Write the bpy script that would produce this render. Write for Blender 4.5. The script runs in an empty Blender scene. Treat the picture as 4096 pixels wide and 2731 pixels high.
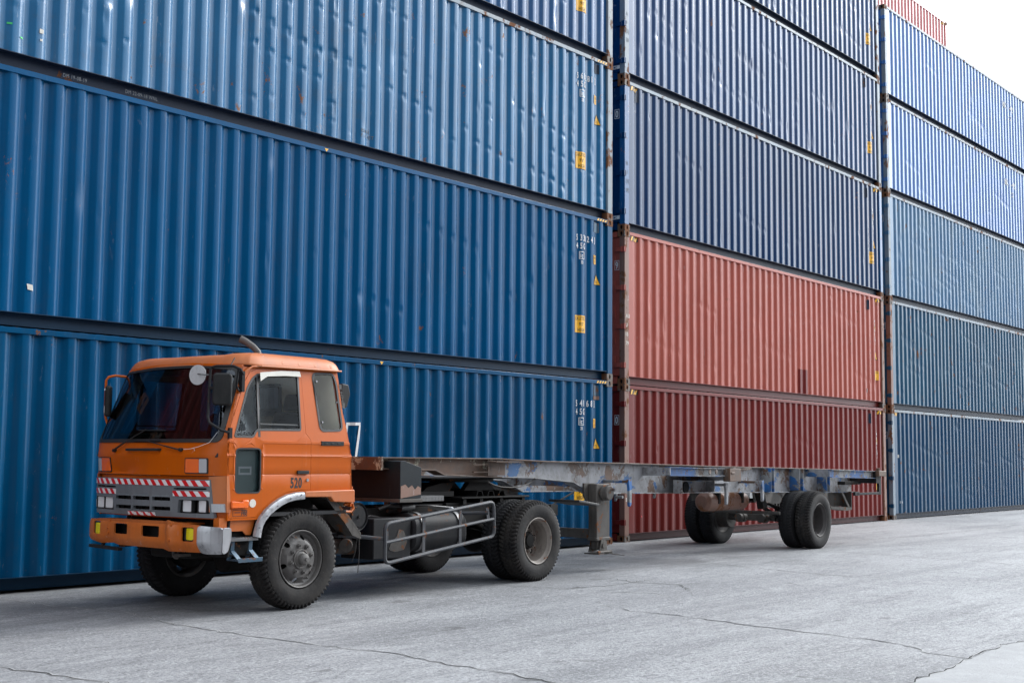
import bpy, bmesh, math, random
from mathutils import Vector, Matrix
from mathutils.geometry import delaunay_2d_cdt
rnd = random.Random(7)
S = bpy.context.scene
R = math.radians
# ------------------------------------------------------------------ camera
def axes(yaw, pitch, roll):
    f = Vector((math.cos(yaw)*math.cos(pitch), math.sin(yaw)*math.cos(pitch), math.sin(pitch)))
    r = Vector((math.sin(yaw), -math.cos(yaw), 0)); u = r.cross(f)
    return f, r*math.cos(roll)+u*math.sin(roll), -r*math.sin(roll)+u*math.cos(roll)
cf, cr, cu = axes(R(39.3422), R(5.2121), R(0.4893))
cd = bpy.data.cameras.new('camera'); cam = bpy.data.objects.new('camera', cd); S.collection.objects.link(cam)
cam.matrix_world = Matrix(((cr.x, cu.x, -cf.x, -18.8545), (cr.y, cu.y, -cf.y, -13.118), (cr.z, cu.z, -cf.z, 1.513), (0, 0, 0, 1)))
cd.sensor_width = 36; cd.lens = 45.03; cd.clip_end = 1500; cd.clip_start = .1
S.camera = cam
# ------------------------------------------------------------------ light
SUN = Vector((0.86, -0.17, 0.48)).normalized()
w = bpy.data.worlds.new("World"); S.world = w; w.use_nodes = True
nt = w.node_tree; nt.nodes.clear()
def N(nt, t, **k):
    n = nt.nodes.new(t)
    for a, b in k.items():
        if a.startswith('i_'): n.inputs[a[2:].replace('_', ' ')].default_value = b
        else: setattr(n, a, b)
    return n
out = N(nt, 'ShaderNodeOutputWorld'); bg1 = N(nt, 'ShaderNodeBackground', i_Strength=0.10); bg2 = N(nt, 'ShaderNodeBackground')
sky = N(nt, 'ShaderNodeTexSky'); sky.sky_type = 'NISHITA'; sky.sun_disc = False
sky.sun_elevation = math.asin(SUN.z); sky.sun_rotation = math.atan2(SUN.x, SUN.y)
nt.links.new(sky.outputs[0], bg1.inputs[0])
# overcast cloud deck, brighter round the veiled sun
tc = N(nt, 'ShaderNodeTexCoord'); dp = N(nt, 'ShaderNodeVectorMath', operation='DOT_PRODUCT'); dp.inputs[1].default_value = Vector((0.89, -0.34, 0.38)).normalized()
nt.links.new(tc.outputs['Generated'], dp.inputs[0])
mr = N(nt, 'ShaderNodeMapRange'); mr.inputs[1].default_value = -1; mr.inputs[2].default_value = 1; mr.inputs[3].default_value = 0.0; mr.inputs[4].default_value = 1.0
nt.links.new(dp.outputs['Value'], mr.inputs[0])
pw = N(nt, 'ShaderNodeMath', operation='POWER'); pw.inputs[1].default_value = 9.0; nt.links.new(mr.outputs[0], pw.inputs[0])
ml = N(nt, 'ShaderNodeMath', operation='MULTIPLY_ADD'); ml.inputs[1].default_value = 8.5; ml.inputs[2].default_value = 0.46; nt.links.new(pw.outputs[0], ml.inputs[0])
dp2 = N(nt, 'ShaderNodeVectorMath', operation='DOT_PRODUCT'); dp2.inputs[1].default_value = Vector((-.95, -.05, .42)).normalized(); nt.links.new(tc.outputs['Generated'], dp2.inputs[0])
mr2 = N(nt, 'ShaderNodeMapRange'); mr2.inputs[1].default_value = -1; mr2.inputs[2].default_value = 1; nt.links.new(dp2.outputs['Value'], mr2.inputs[0])
pw2 = N(nt, 'ShaderNodeMath', operation='POWER'); pw2.inputs[1].default_value = 7.0; nt.links.new(mr2.outputs[0], pw2.inputs[0])
ml2 = N(nt, 'ShaderNodeMath', operation='MULTIPLY_ADD'); ml2.inputs[1].default_value = 1.9; nt.links.new(pw2.outputs[0], ml2.inputs[0]); nt.links.new(ml.outputs[0], ml2.inputs[2]); ml = ml2
ns = N(nt, 'ShaderNodeTexNoise', i_Scale=2.2, i_Detail=5.0); nt.links.new(tc.outputs['Generated'], ns.inputs[0])
mn = N(nt, 'ShaderNodeMapRange'); mn.inputs[3].default_value = .9; mn.inputs[4].default_value = 1.1; nt.links.new(ns.outputs[0], mn.inputs[0])
m3 = N(nt, 'ShaderNodeMath', operation='MULTIPLY'); nt.links.new(ml.outputs[0], m3.inputs[0]); nt.links.new(mn.outputs[0], m3.inputs[1])
sz = N(nt, 'ShaderNodeSeparateXYZ'); nt.links.new(tc.outputs['Generated'], sz.inputs[0])
cie = N(nt, 'ShaderNodeMapRange'); cie.inputs[1].default_value = 0; cie.inputs[2].default_value = 1; cie.inputs[3].default_value = .55; cie.inputs[4].default_value = 1.35; nt.links.new(sz.outputs[2], cie.inputs[0])
m4 = N(nt, 'ShaderNodeMath', operation='MULTIPLY'); nt.links.new(m3.outputs[0], m4.inputs[0]); nt.links.new(cie.outputs[0], m4.inputs[1]); m3 = m4
bg2.inputs[0].default_value = (.87, .935, 1.0, 1); nt.links.new(m3.outputs[0], bg2.inputs[1])
mx = N(nt, 'ShaderNodeMixShader'); mx.inputs[0].default_value = 0.88
nt.links.new(bg1.outputs[0], mx.inputs[1]); nt.links.new(bg2.outputs[0], mx.inputs[2]); nt.links.new(mx.outputs[0], out.inputs[0])
sl = bpy.data.lights.new('sun', 'SUN'); sl.energy = 2.3; sl.angle = R(16); sl.color = (1, .965, .92)
so = bpy.data.objects.new('sun', sl); S.collection.objects.link(so); so.rotation_euler = SUN.to_track_quat('Z', 'Y').to_euler(); so.location = (0, -30, 40)
S.view_settings.view_transform = 'Standard'; S.view_settings.look = 'None'; S.view_settings.gamma = 1; S.view_settings.exposure = 0.0
# ------------------------------------------------------------------ materials
def mat_base(name):
    m = bpy.data.materials.new(name); m.use_nodes = True; t = m.node_tree; b = t.nodes['Principled BSDF']
    return m, t, b
def noise(t, vec, scale, detail=6, rough=.55, mapping=None, dist=0):
    n = N(t, 'ShaderNodeTexNoise', i_Scale=scale, i_Detail=detail, i_Roughness=rough, i_Distortion=dist)
    if mapping:
        mp = N(t, 'ShaderNodeMapping'); mp.inputs['Scale'].default_value = mapping; t.links.new(vec, mp.inputs[0]); vec = mp.outputs[0]
    t.links.new(vec, n.inputs[0]); return n.outputs[0]
def ramp(t, fac, a, b):
    r = N(t, 'ShaderNodeMapRange', interpolation_type='SMOOTHSTEP'); r.inputs[1].default_value = a; r.inputs[2].default_value = b
    t.links.new(fac, r.inputs[0]); return r.outputs[0]
def mixc(t, fac, a, b, mode='MIX'):
    n = N(t, 'ShaderNodeMix', data_type='RGBA', blend_type=mode)
    for s, v in ((0, fac), (6, a), (7, b)):
        if isinstance(v, (int, float)): n.inputs[s].default_value = v
        elif isinstance(v, tuple): n.inputs[s].default_value = (*v, 1)
        else: t.links.new(v, n.inputs[s])
    return n.outputs[2]
def mathn(t, op, a, b):
    n = N(t, 'ShaderNodeMath', operation=op)
    for s, v in ((0, a), (1, b)):
        if isinstance(v, (int, float)): n.inputs[s].default_value = v
        else: t.links.new(v, n.inputs[s])
    return n.outputs[0]
def coords(t):
    tc = N(t, 'ShaderNodeTexCoord'); oi = N(t, 'ShaderNodeObjectInfo'); c = N(t, 'ShaderNodeVectorMath', operation='MULTIPLY_ADD')
    t.links.new(oi.outputs['Random'], c.inputs[0]); c.inputs[1].default_value = (37, 53, 71); t.links.new(tc.outputs['Object'], c.inputs[2])
    return c.outputs[0]
RUST = (.16, .065, .028)
def paint(name, col, fade=None, fadeamt=.5, rough=.4, rust=.0, dirt=.3, dirtcol=(.06, .055, .05), scratch=.0, metal=0, bump=.1, spec=.5, streak=(7, 7, .35), var=.18, chip=None, chipamt=0, sc=1.0, dustz=0):
    m, t, b = mat_base(name); v = coords(t)
    c = mixc(t, noise(t, v, 1.3*sc, 5), tuple(x*(1-var) for x in col), tuple(min(1, x*(1+var)) for x in col))
    if fade: c = mixc(t, mathn(t, 'MULTIPLY', ramp(t, noise(t, v, .8*sc, 8, .6), .35, .68), fadeamt), c, fade)
    if dirt:
        c = mixc(t, mathn(t, 'MULTIPLY', ramp(t, noise(t, v, 1.0*sc, 6, .6, streak), .48, .75), dirt), c, dirtcol)
        c = mixc(t, mathn(t, 'MULTIPLY', ramp(t, noise(t, v, 5*sc, 8, .7), .52, .7), dirt*.6), c, dirtcol)
    if scratch: c = mixc(t, mathn(t, 'MULTIPLY', ramp(t, noise(t, v, 9*sc, 4, .7, (1.2, 1.2, .25), 1.5), .64, .70), scratch), c, (.55, .57, .58))
    rr = rough
    if chip:
        k = ramp(t, noise(t, v, 2.6*sc, 10, .68, None, .3), .60-chipamt, .615-chipamt); c = mixc(t, k, c, chip)
    if rust:
        k = ramp(t, noise(t, v, 3.3*sc, 12, .72, (1, 1, .7), .2), .66-rust*.3, .70-rust*.3)
        rc = mixc(t, noise(t, v, 22*sc, 4), tuple(x*.55 for x in RUST), tuple(x*1.5 for x in RUST)); c = mixc(t, k, c, rc)
        rr = mathn(t, 'MULTIPLY_ADD', k, .5)
        t.nodes[-1].inputs[2].default_value = rough
    t.links.new(c, b.inputs['Base Color'])
    if isinstance(rr, float): 
        rn = N(t, 'ShaderNodeMapRange'); rn.inputs[3].default_value = rr*.85; rn.inputs[4].default_value = min(1, rr*1.25); t.links.new(noise(t, v, 3*sc, 6), rn.inputs[0]); rr = rn.outputs[0]
    t.links.new(rr, b.inputs['Roughness']); b.inputs['Metallic'].default_value = metal; b.inputs['Specular IOR Level'].default_value = spec
    if bump:
        bp = N(t, 'ShaderNodeBump', i_Strength=bump, i_Distance=.01); t.links.new(noise(t, v, 26*sc, 6, .65), bp.inputs['Height']); t.links.new(bp.outputs[0], b.inputs['Normal'])
    return m
def plain(name, col, rough=.5, metal=0, emit=None, spec=.5, bump=.05):
    m, t, b = mat_base(name); v = coords(t)
    t.links.new(mixc(t, noise(t, v, 8, 5), tuple(x*.85 for x in col), tuple(min(1, x*1.1) for x in col)), b.inputs['Base Color'])
    b.inputs['Roughness'].default_value = rough; b.inputs['Metallic'].default_value = metal; b.inputs['Specular IOR Level'].default_value = spec
    if bump:
        bp = N(t, 'ShaderNodeBump', i_Strength=bump, i_Distance=.005); t.links.new(noise(t, v, 40, 4), bp.inputs['Height']); t.links.new(bp.outputs[0], b.inputs['Normal'])
    return m
def glass(name, tint=(.25, .3, .32), refl=(.8, .85, .9), ior=1.5, rough=.01):
    m, t, b = mat_base(name); t.nodes.remove(b); o = t.nodes['Material Output']
    tr = N(t, 'ShaderNodeBsdfTransparent'); tr.inputs[0].default_value = (*tint, 1)
    gl = N(t, 'ShaderNodeBsdfGlossy', i_Roughness=rough); gl.inputs[0].default_value = (*refl, 1)
    lw = N(t, 'ShaderNodeLayerWeight', i_Blend=.5); p5 = mathn(t, 'POWER', lw.outputs['Facing'], 5.0); k = ((ior-1)/(ior+1))**2
    fr = mathn(t, 'ADD', mathn(t, 'MULTIPLY', p5, 1-k), k); mx = N(t, 'ShaderNodeMixShader'); t.links.new(fr, mx.inputs[0])
    t.links.new(tr.outputs[0], mx.inputs[1]); t.links.new(gl.outputs[0], mx.inputs[2]); t.links.new(mx.outputs[0], o.inputs[0]); return m
def lens(name, col, rough=.12):
    m, t, b = mat_base(name); v = N(t, 'ShaderNodeTexCoord').outputs['Object']
    b.inputs['Base Color'].default_value = (*col, 1); b.inputs['Roughness'].default_value = rough; b.inputs['Coat Weight'].default_value = .8
    wv = N(t, 'ShaderNodeTexWave', bands_direction='Y', i_Scale=28.0); t.links.new(v, wv.inputs[0])
    bp = N(t, 'ShaderNodeBump', i_Strength=.5, i_Distance=.004); t.links.new(wv.outputs[1], bp.inputs['Height']); t.links.new(bp.outputs[0], b.inputs['Normal'])
    return m
M = {}
RAILD = (.05, .055, .06)
M['A1'] = paint('blue_container_paint', (.0, .059, .148), (.0, .080, .185), .35, .26, .05, .2, scratch=.08, spec=.13)
M['A2'] = paint('deep_blue_container_paint', (.0, .067, .176), (.0, .088, .215), .3, .22, .03, .14, scratch=.06, spec=.14)
M['A3'] = paint('worn_blue_container_paint', (.0, .100, .24), (.02, .14, .29), .5, .25, .12, .32, scratch=.18, spec=.45)
M['A4'] = paint('faded_navy_container_paint', (.004, .068, .205), (.03, .12, .27), .5, .25, .15, .25, scratch=.18, spec=.5)
M['Bn'] = paint('navy_container_paint', (.0, .036, .135), (.006, .06, .175), .4, .2, .07, .15, scratch=.18, spec=.5)
M['Bn2'] = paint('dark_navy_container_paint', (.0, .026, .098), (.002, .042, .13), .4, .2, .04, .1, scratch=.12, spec=.36)
M['Bp'] = paint('salmon_container_paint', (.36, .074, .050), (.41, .10, .07), .6, .42, .06, .2, (.16, .05, .04), scratch=.15, spec=.28)
M['Br'] = paint('maroon_container_paint', (.145, .015, .013), (.17, .022, .018), .5, .38, .04, .15, (.06, .018, .015), scratch=.08, spec=.16)
M['C1'] = paint('weathered_blue_container_paint', (.002, .046, .115), (.02, .078, .145), .5, .34, .12, .35, (.07, .07, .06), scratch=.25, spec=.22)
M['C2'] = paint('teal_blue_container_paint', (.002, .060, .132), (.02, .098, .165), .5, .34, .16, .32, (.07, .07, .06), scratch=.3, spec=.28)
M['C3'] = paint('chalky_blue_container_paint', (.03, .13, .27), (.09, .19, .29), .6, .40, .12, .4, (.16, .17, .14), scratch=.3, spec=.5)
M['C4'] = paint('grey_blue_container_paint', (.04, .15, .42), (.07, .19, .44), .5, .22, .03, .08, scratch=.15, spec=.9)
M['R6'] = paint('bright_red_container_paint', (.58, .16, .15), (.62, .22, .20), .5, .35, .0, .05, scratch=.1, spec=.8)
M['patch'] = paint('fresh_blue_patch', (.0, .052, .155), None, 0, .22, .0, .05, spec=.13)
M['rail_navy'] = paint('navy_rail_paint', (.003, .030, .070), (.008, .04, .08), .5, .45, .04, .1, (.015, .018, .02), spec=.2)
M['rail_maroon'] = paint('maroon_rail_paint', (.070, .016, .017), (.085, .025, .024), .5, .5, .08, .12, (.02, .01, .01), spec=.2)
M['rail_dark'] = paint('dark_rail_paint', (.008, .018, .042), (.016, .028, .05), .5, .5, .05, .12, (.012, .012, .015), spec=.2)
M['post_grey'] = paint('grey_blue_post_paint', (.16, .22, .28), (.24, .26, .27), .6, .5, .35, .4, (.12, .10, .08), scratch=.4)
M['post_rust'] = paint('rusty_post_paint', (.20, .09, .065), (.22, .14, .10), .6, .55, .4, .4, (.09, .06, .045), scratch=.3)
M['cast'] = paint('casting_steel', (.085, .062, .05), (.15, .12, .10), .6, .6, .6, .5)
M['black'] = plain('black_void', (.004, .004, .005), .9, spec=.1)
M['orange'] = paint('orange_cab_paint', (.475, .086, .0), (.50, .108, .004), .35, .33, .0, .26, (.25, .07, .02), bump=.05, var=.10, scratch=.08, spec=.28)
M['orange_old'] = paint('sun_faded_orange_paint', (.46, .110, .018), (.50, .18, .065), .6, .5, .03, .35, (.22, .09, .045), scratch=.2, bump=.06, var=.12)
M['orange_bump'] = paint('scuffed_orange_bumper_paint', (.50, .115, .010), (.53, .17, .05), .6, .45, .10, .32, (.12, .045, .02), scratch=.25, bump=.12, sc=1.7)
M['chrome'] = paint('scuffed_aluminium', (.36, .37, .39), (.55, .55, .57), .6, .36, .0, .95, (.08, .08, .085), metal=.75, scratch=.4, sc=2)
M['steel'] = paint('worn_steel', (.10, .10, .105), (.22, .22, .22), .6, .45, .15, .4, metal=.4)
M['guard'] = paint('worn_guard_pipe_paint', (.028, .032, .04), (.08, .08, .085), .6, .42, .25, .35, metal=.0, spec=.35, sc=3)
M['blackp'] = paint('black_metal_paint', (.012, .013, .015), (.022, .022, .024), .6, .6, .12, .4, (.04, .033, .03), sc=1.6, spec=.18)
M['box'] = paint('scraped_black_box_paint', (.010, .014, .018), (.02, .03, .035), .6, .5, .0, .2, (.03, .026, .024), scratch=.12, spec=.2)
M['grime'] = paint('greasy_underbody', (.009, .009, .009), (.025, .022, .02), .6, .7, .12, .4, (.03, .025, .02), spec=.2)
M['grimegrey'] = paint('dusty_grey_steel', (.065, .060, .056), (.12, .11, .10), .6, .65, .3, .6, (.03, .027, .024), bump=.3, sc=2, spec=.25)
M['grey'] = paint('grey_grille_plastic', (.125, .14, .155), (.17, .185, .20), .5, .5, .0, .2, scratch=.1, sc=2)
M['rubber'] = plain('black_rubber', (.018, .018, .019), .55)
M['plastic'] = paint('weathered_black_plastic', (.010, .011, .012), (.03, .03, .03), .5, .5, .0, .2, sc=4, spec=.25)
M['cream'] = plain('cream_lining', (.90, .83, .66), .8)
M['dark_in'] = plain('dark_interior', (.02, .02, .022), .8)
M['seat'] = plain('grey_seat_fabric', (.06, .06, .065), .9)
M['white'] = plain('white_marking', (.72, .73, .73), .5)
M['chalk'] = plain('chalk_marking', (.12, .135, .155), .8)
M['black_ink'] = plain('black_lettering', (.012, .012, .012), .5)
M['yellow'] = plain('yellow_label', (.86, .44, .012), .45)
M['green'] = plain('green_sticker', (.05, .55, .15), .5)
M['red_tape'] = plain('red_reflective', (.62, .015, .02), .3)
M['white_tape'] = plain('white_reflective', (.74, .75, .76), .3)
M['amber'] = lens('amber_lens', (.85, .14, .01)); M['clear'] = lens('clear_lens', (.42, .44, .46), .08); M['fog'] = lens('yellow_fog_lens', (.75, .66, .01))
M['reflector'] = plain('chrome_reflector', (.95, .95, .95), .45, .0, bump=.4); M['hl'] = lens('ribbed_headlight_glass', (.74, .76, .78), .15); M['mirror'] = plain('mirror_glass', (.8, .82, .85), .04, 1.0, bump=0)
M['glass'] = glass('side_window_glass', (.96, .97, .96), (.7, .75, .8), 1.2); M['wsglass'] = glass('windshield_glass', (.32, .35, .37), (.85, .9, 1), 1.6)
M['battery'] = plain('blue_battery_case', (.01, .03, .42), .4)
M['disc'] = plain('pale_sticker', (.62, .60, .54), .6)
M['step'] = paint('worn_blue_steel', (.03, .09, .15), (.10, .12, .14), .6, .4, .4, .5, metal=.3, sc=3)
M['checker'] = paint('checker_plate_steel', (.12, .12, .12), (.2, .2, .2), .6, .42, .15, .4, metal=.5)
M_teal = plain('dark_teal_panel', (.012, .032, .038), .5)
M_pane = paint('dusty_pane_painted_reflection', (.30, .37, .46), (.42, .48, .55), .7, .4, 0, .6, (.12, .14, .17), sc=4)  # opaque dusty pane, its pale blue paints in a bright reflection
# tyres
def tyremat(name, dust):
    m, t, b = mat_base(name); v = coords(t)
    c = mixc(t, ramp(t, noise(t, v, 4, 9, .7), .3, .75), (.007, .007, .008), tuple(dust))
    c = mixc(t, mathn(t, 'MULTIPLY', ramp(t, noise(t, v, 14, 6, .75, None, 1.5), .62, .68), .35), c, (.14, .135, .13))
    t.links.new(c, b.inputs['Base Color']); b.inputs['Roughness'].default_value = .72; b.inputs['Specular IOR Level'].default_value = .25
    bp = N(t, 'ShaderNodeBump', i_Strength=.25, i_Distance=.01); t.links.new(noise(t, v, 35, 6), bp.inputs['Height']); t.links.new(bp.outputs[0], b.inputs['Normal'])
    return m
M['tyre'] = tyremat('dusty_tyre_rubber', (.029, .0255, .023)); M['tyre2'] = tyremat('black_tyre_rubber', (.015, .015, .017))
M['rim'] = paint('dirty_wheel_paint', (.21, .185, .165), (.27, .245, .22), .6, .6, .25, .5, (.05, .04, .035), bump=.2, sc=3)
M['rimf'] = paint('brown_wheel_paint', (.075, .07, .068), (.14, .13, .12), .6, .55, .12, .4, (.04, .035, .03), bump=.15, sc=3)
M['rimt'] = paint('dark_wheel_paint', (.045, .04, .04), (.075, .07, .068), .6, .65, .1, .4, sc=3)
# trailer peeling paint
def peel(name, base=(.24, .245, .26), blue=(.015, .095, .25), pb=.57, pr=.53, cream=None):
    m, t, b = mat_base(name); v = coords(t)
    c = mixc(t, noise(t, v, 2.5, 6), tuple(x*.7 for x in base), tuple(x*1.25 for x in base))
    if cream: c = mixc(t, ramp(t, noise(t, v, 1.1, 4), .45, .55), c, cream)
    k = ramp(t, noise(t, v, 1.7, 10, .62, (1, 1, 1.6), .4), pb, pb+.012); c = mixc(t, k, c, blue)
    k2 = ramp(t, noise(t, v, 2.1, 12, .74, (1, 1, .8), .3), pr, pr+.02)
    rc = mixc(t, noise(t, v, 12, 5), (.045, .026, .017), (.15, .075, .04)); c = mixc(t, k2, c, rc)
    k3 = ramp(t, noise(t, v, 7, 8, .7), .45, .7); c = mixc(t, mathn(t, 'MULTIPLY', k3, .65), c, (.06, .055, .05)); c = mixc(t, mathn(t, 'MULTIPLY', ramp(t, noise(t, v, 2.2, 8, .7, (1.5, 1.5, .5)), .45, .7), .5), c, (.05, .042, .036))
    t.links.new(c, b.inputs['Base Color']); b.inputs['Roughness'].default_value = .58
    bp = N(t, 'ShaderNodeBump', i_Strength=.5, i_Distance=.008); h = mathn(t, 'ADD', mathn(t, 'MULTIPLY', k, .3), mathn(t, 'MULTIPLY', k2, -.6)); h = mathn(t, 'ADD', h, mathn(t, 'MULTIPLY', noise(t, v, 30, 6), .4))
    t.links.new(h, bp.inputs['Height']); t.links.new(bp.outputs[0], b.inputs['Normal']); return m
M['peel'] = peel('peeling_blue_grey_paint'); M['peelb'] = peel('bright_blue_peeling_paint', (.22, .235, .25), (.008, .10, .31), .49, .55)
M['peelr'] = peel('rusted_cream_paint', (.26, .28, .27), (.2, .28, .33), .62, .455, (.42, .40, .30)); M['topr'] = peel('rusty_flange', (.16, .13, .11), (.12, .15, .22), .7, .42)
# ground
def ground_mat():
    m, t, b = mat_base('worn_concrete_yard'); v = N(t, 'ShaderNodeTexCoord').outputs['Object']
    c = mixc(t, ramp(t, noise(t, v, .16, 5, .6), .35, .65), (.255, .258, .268), (.395, .398, .41))
    c = mixc(t, mathn(t, 'MULTIPLY', ramp(t, noise(t, v, .55, 9, .68, (.5, 1.6, 1), .6), .42, .70), .65), c, (.44, .445, .455))
    c = mixc(t, mathn(t, 'MULTIPLY', ramp(t, noise(t, v, .9, 10, .70, (.35, 1.6, 1), .8), .50, .70), .62), c, (.13, .132, .14))
    c = mixc(t, mathn(t, 'MULTIPLY', ramp(t, noise(t, v, 4, 9, .78, (.7, 1.2, 1), .4), .47, .68), .42), c, (.12, .122, .13))
    c = mixc(t, mathn(t, 'MULTIPLY', ramp(t, noise(t, v, 11, 7, .78, (.7, 1.5, 1)), .49, .62), .55), c, (.50, .505, .515))
    c = mixc(t, mathn(t, 'MULTIPLY', ramp(t, noise(t, v, 8, 7, .8, (.6, 1.8, 1), .5), .52, .62), .5), c, (.115, .117, .125))
    # tyre-polished bands along the traffic direction
    c = mixc(t, mathn(t, 'MULTIPLY', ramp(t, noise(t, v, 1.0, 3, .5, (.06, 1.1, 1), .3), .48, .66), .36), c, (.14, .145, .155))
    vo = N(t, 'ShaderNodeTexVoronoi', i_Scale=26.0); t.links.new(v, vo.inputs['Vector'])
    sp = ramp(t, vo.outputs[0], .10, .30); c = mixc(t, mathn(t, 'MULTIPLY', mathn(t, 'SUBTRACT', 1.0, sp), .55), c, (.66, .66, .66))
    f = noise(t, v, 34, 5, .75); c = mixc(t, mathn(t, 'MULTIPLY', ramp(t, f, .47, .62), .62), c, (.09, .09, .095))
    # grime and oil where trucks park along the stacks, also painting in contact shade
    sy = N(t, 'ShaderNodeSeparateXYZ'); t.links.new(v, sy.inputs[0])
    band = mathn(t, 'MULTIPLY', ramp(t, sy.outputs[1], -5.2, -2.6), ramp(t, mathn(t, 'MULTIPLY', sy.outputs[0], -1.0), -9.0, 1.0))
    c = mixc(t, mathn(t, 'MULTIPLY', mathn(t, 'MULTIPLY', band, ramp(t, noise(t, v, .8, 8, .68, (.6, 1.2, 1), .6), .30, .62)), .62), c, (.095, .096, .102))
    # fine joints and scuffs
    c = mixc(t, mathn(t, 'MULTIPLY', ramp(t, noise(t, v, 3.0, 5, .6, (.22, 3.2, 1), .5), .62, .68), .35), c, (.12, .12, .125))
    c = mixc(t, mathn(t, 'MULTIPLY', ramp(t, noise(t, v, 1.6, 7, .65, None, .5), .63, .70), .55), c, (.065, .062, .062))
    t.links.new(c, b.inputs['Base Color']); b.inputs['Roughness'].default_value = .6; b.inputs['Specular IOR Level'].default_value = .5
    bp = N(t, 'ShaderNodeBump', i_Strength=.9, i_Distance=.022); h = mathn(t, 'ADD', noise(t, v, 22, 8, .75), mathn(t, 'MULTIPLY', noise(t, v, 1.2, 6), 1.5)); h = mathn(t, 'ADD', h, mathn(t, 'MULTIPLY', f, .35))
    t.links.new(h, bp.inputs['Height']); t.links.new(bp.outputs[0], b.inputs['Normal']); return m
def slab_mat():
    m, t, b = mat_base('pale_slab'); v = N(t, 'ShaderNodeTexCoord').outputs['Object']
    c = mixc(t, ramp(t, noise(t, v, 1.2, 10, .7), .3, .7), (.27, .273, .278), (.38, .384, .39)); c = mixc(t, mathn(t, 'MULTIPLY', ramp(t, noise(t, v, 40, 6, .75), .5, .65), .4), c, (.2, .2, .205))
    t.links.new(c, b.inputs['Base Color']); b.inputs['Roughness'].default_value = .7
    bp = N(t, 'ShaderNodeBump', i_Strength=.6, i_Distance=.012); t.links.new(noise(t, v, 30, 8, .7), bp.inputs['Height']); t.links.new(bp.outputs[0], b.inputs['Normal']); return m
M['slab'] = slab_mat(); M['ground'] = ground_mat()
M['crack'] = plain('crack_shadow_dirt', (.055, .055, .057), .95, spec=.1); M['crackedge'] = plain('crumbled_edge', (.36, .36, .36), .9)
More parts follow.
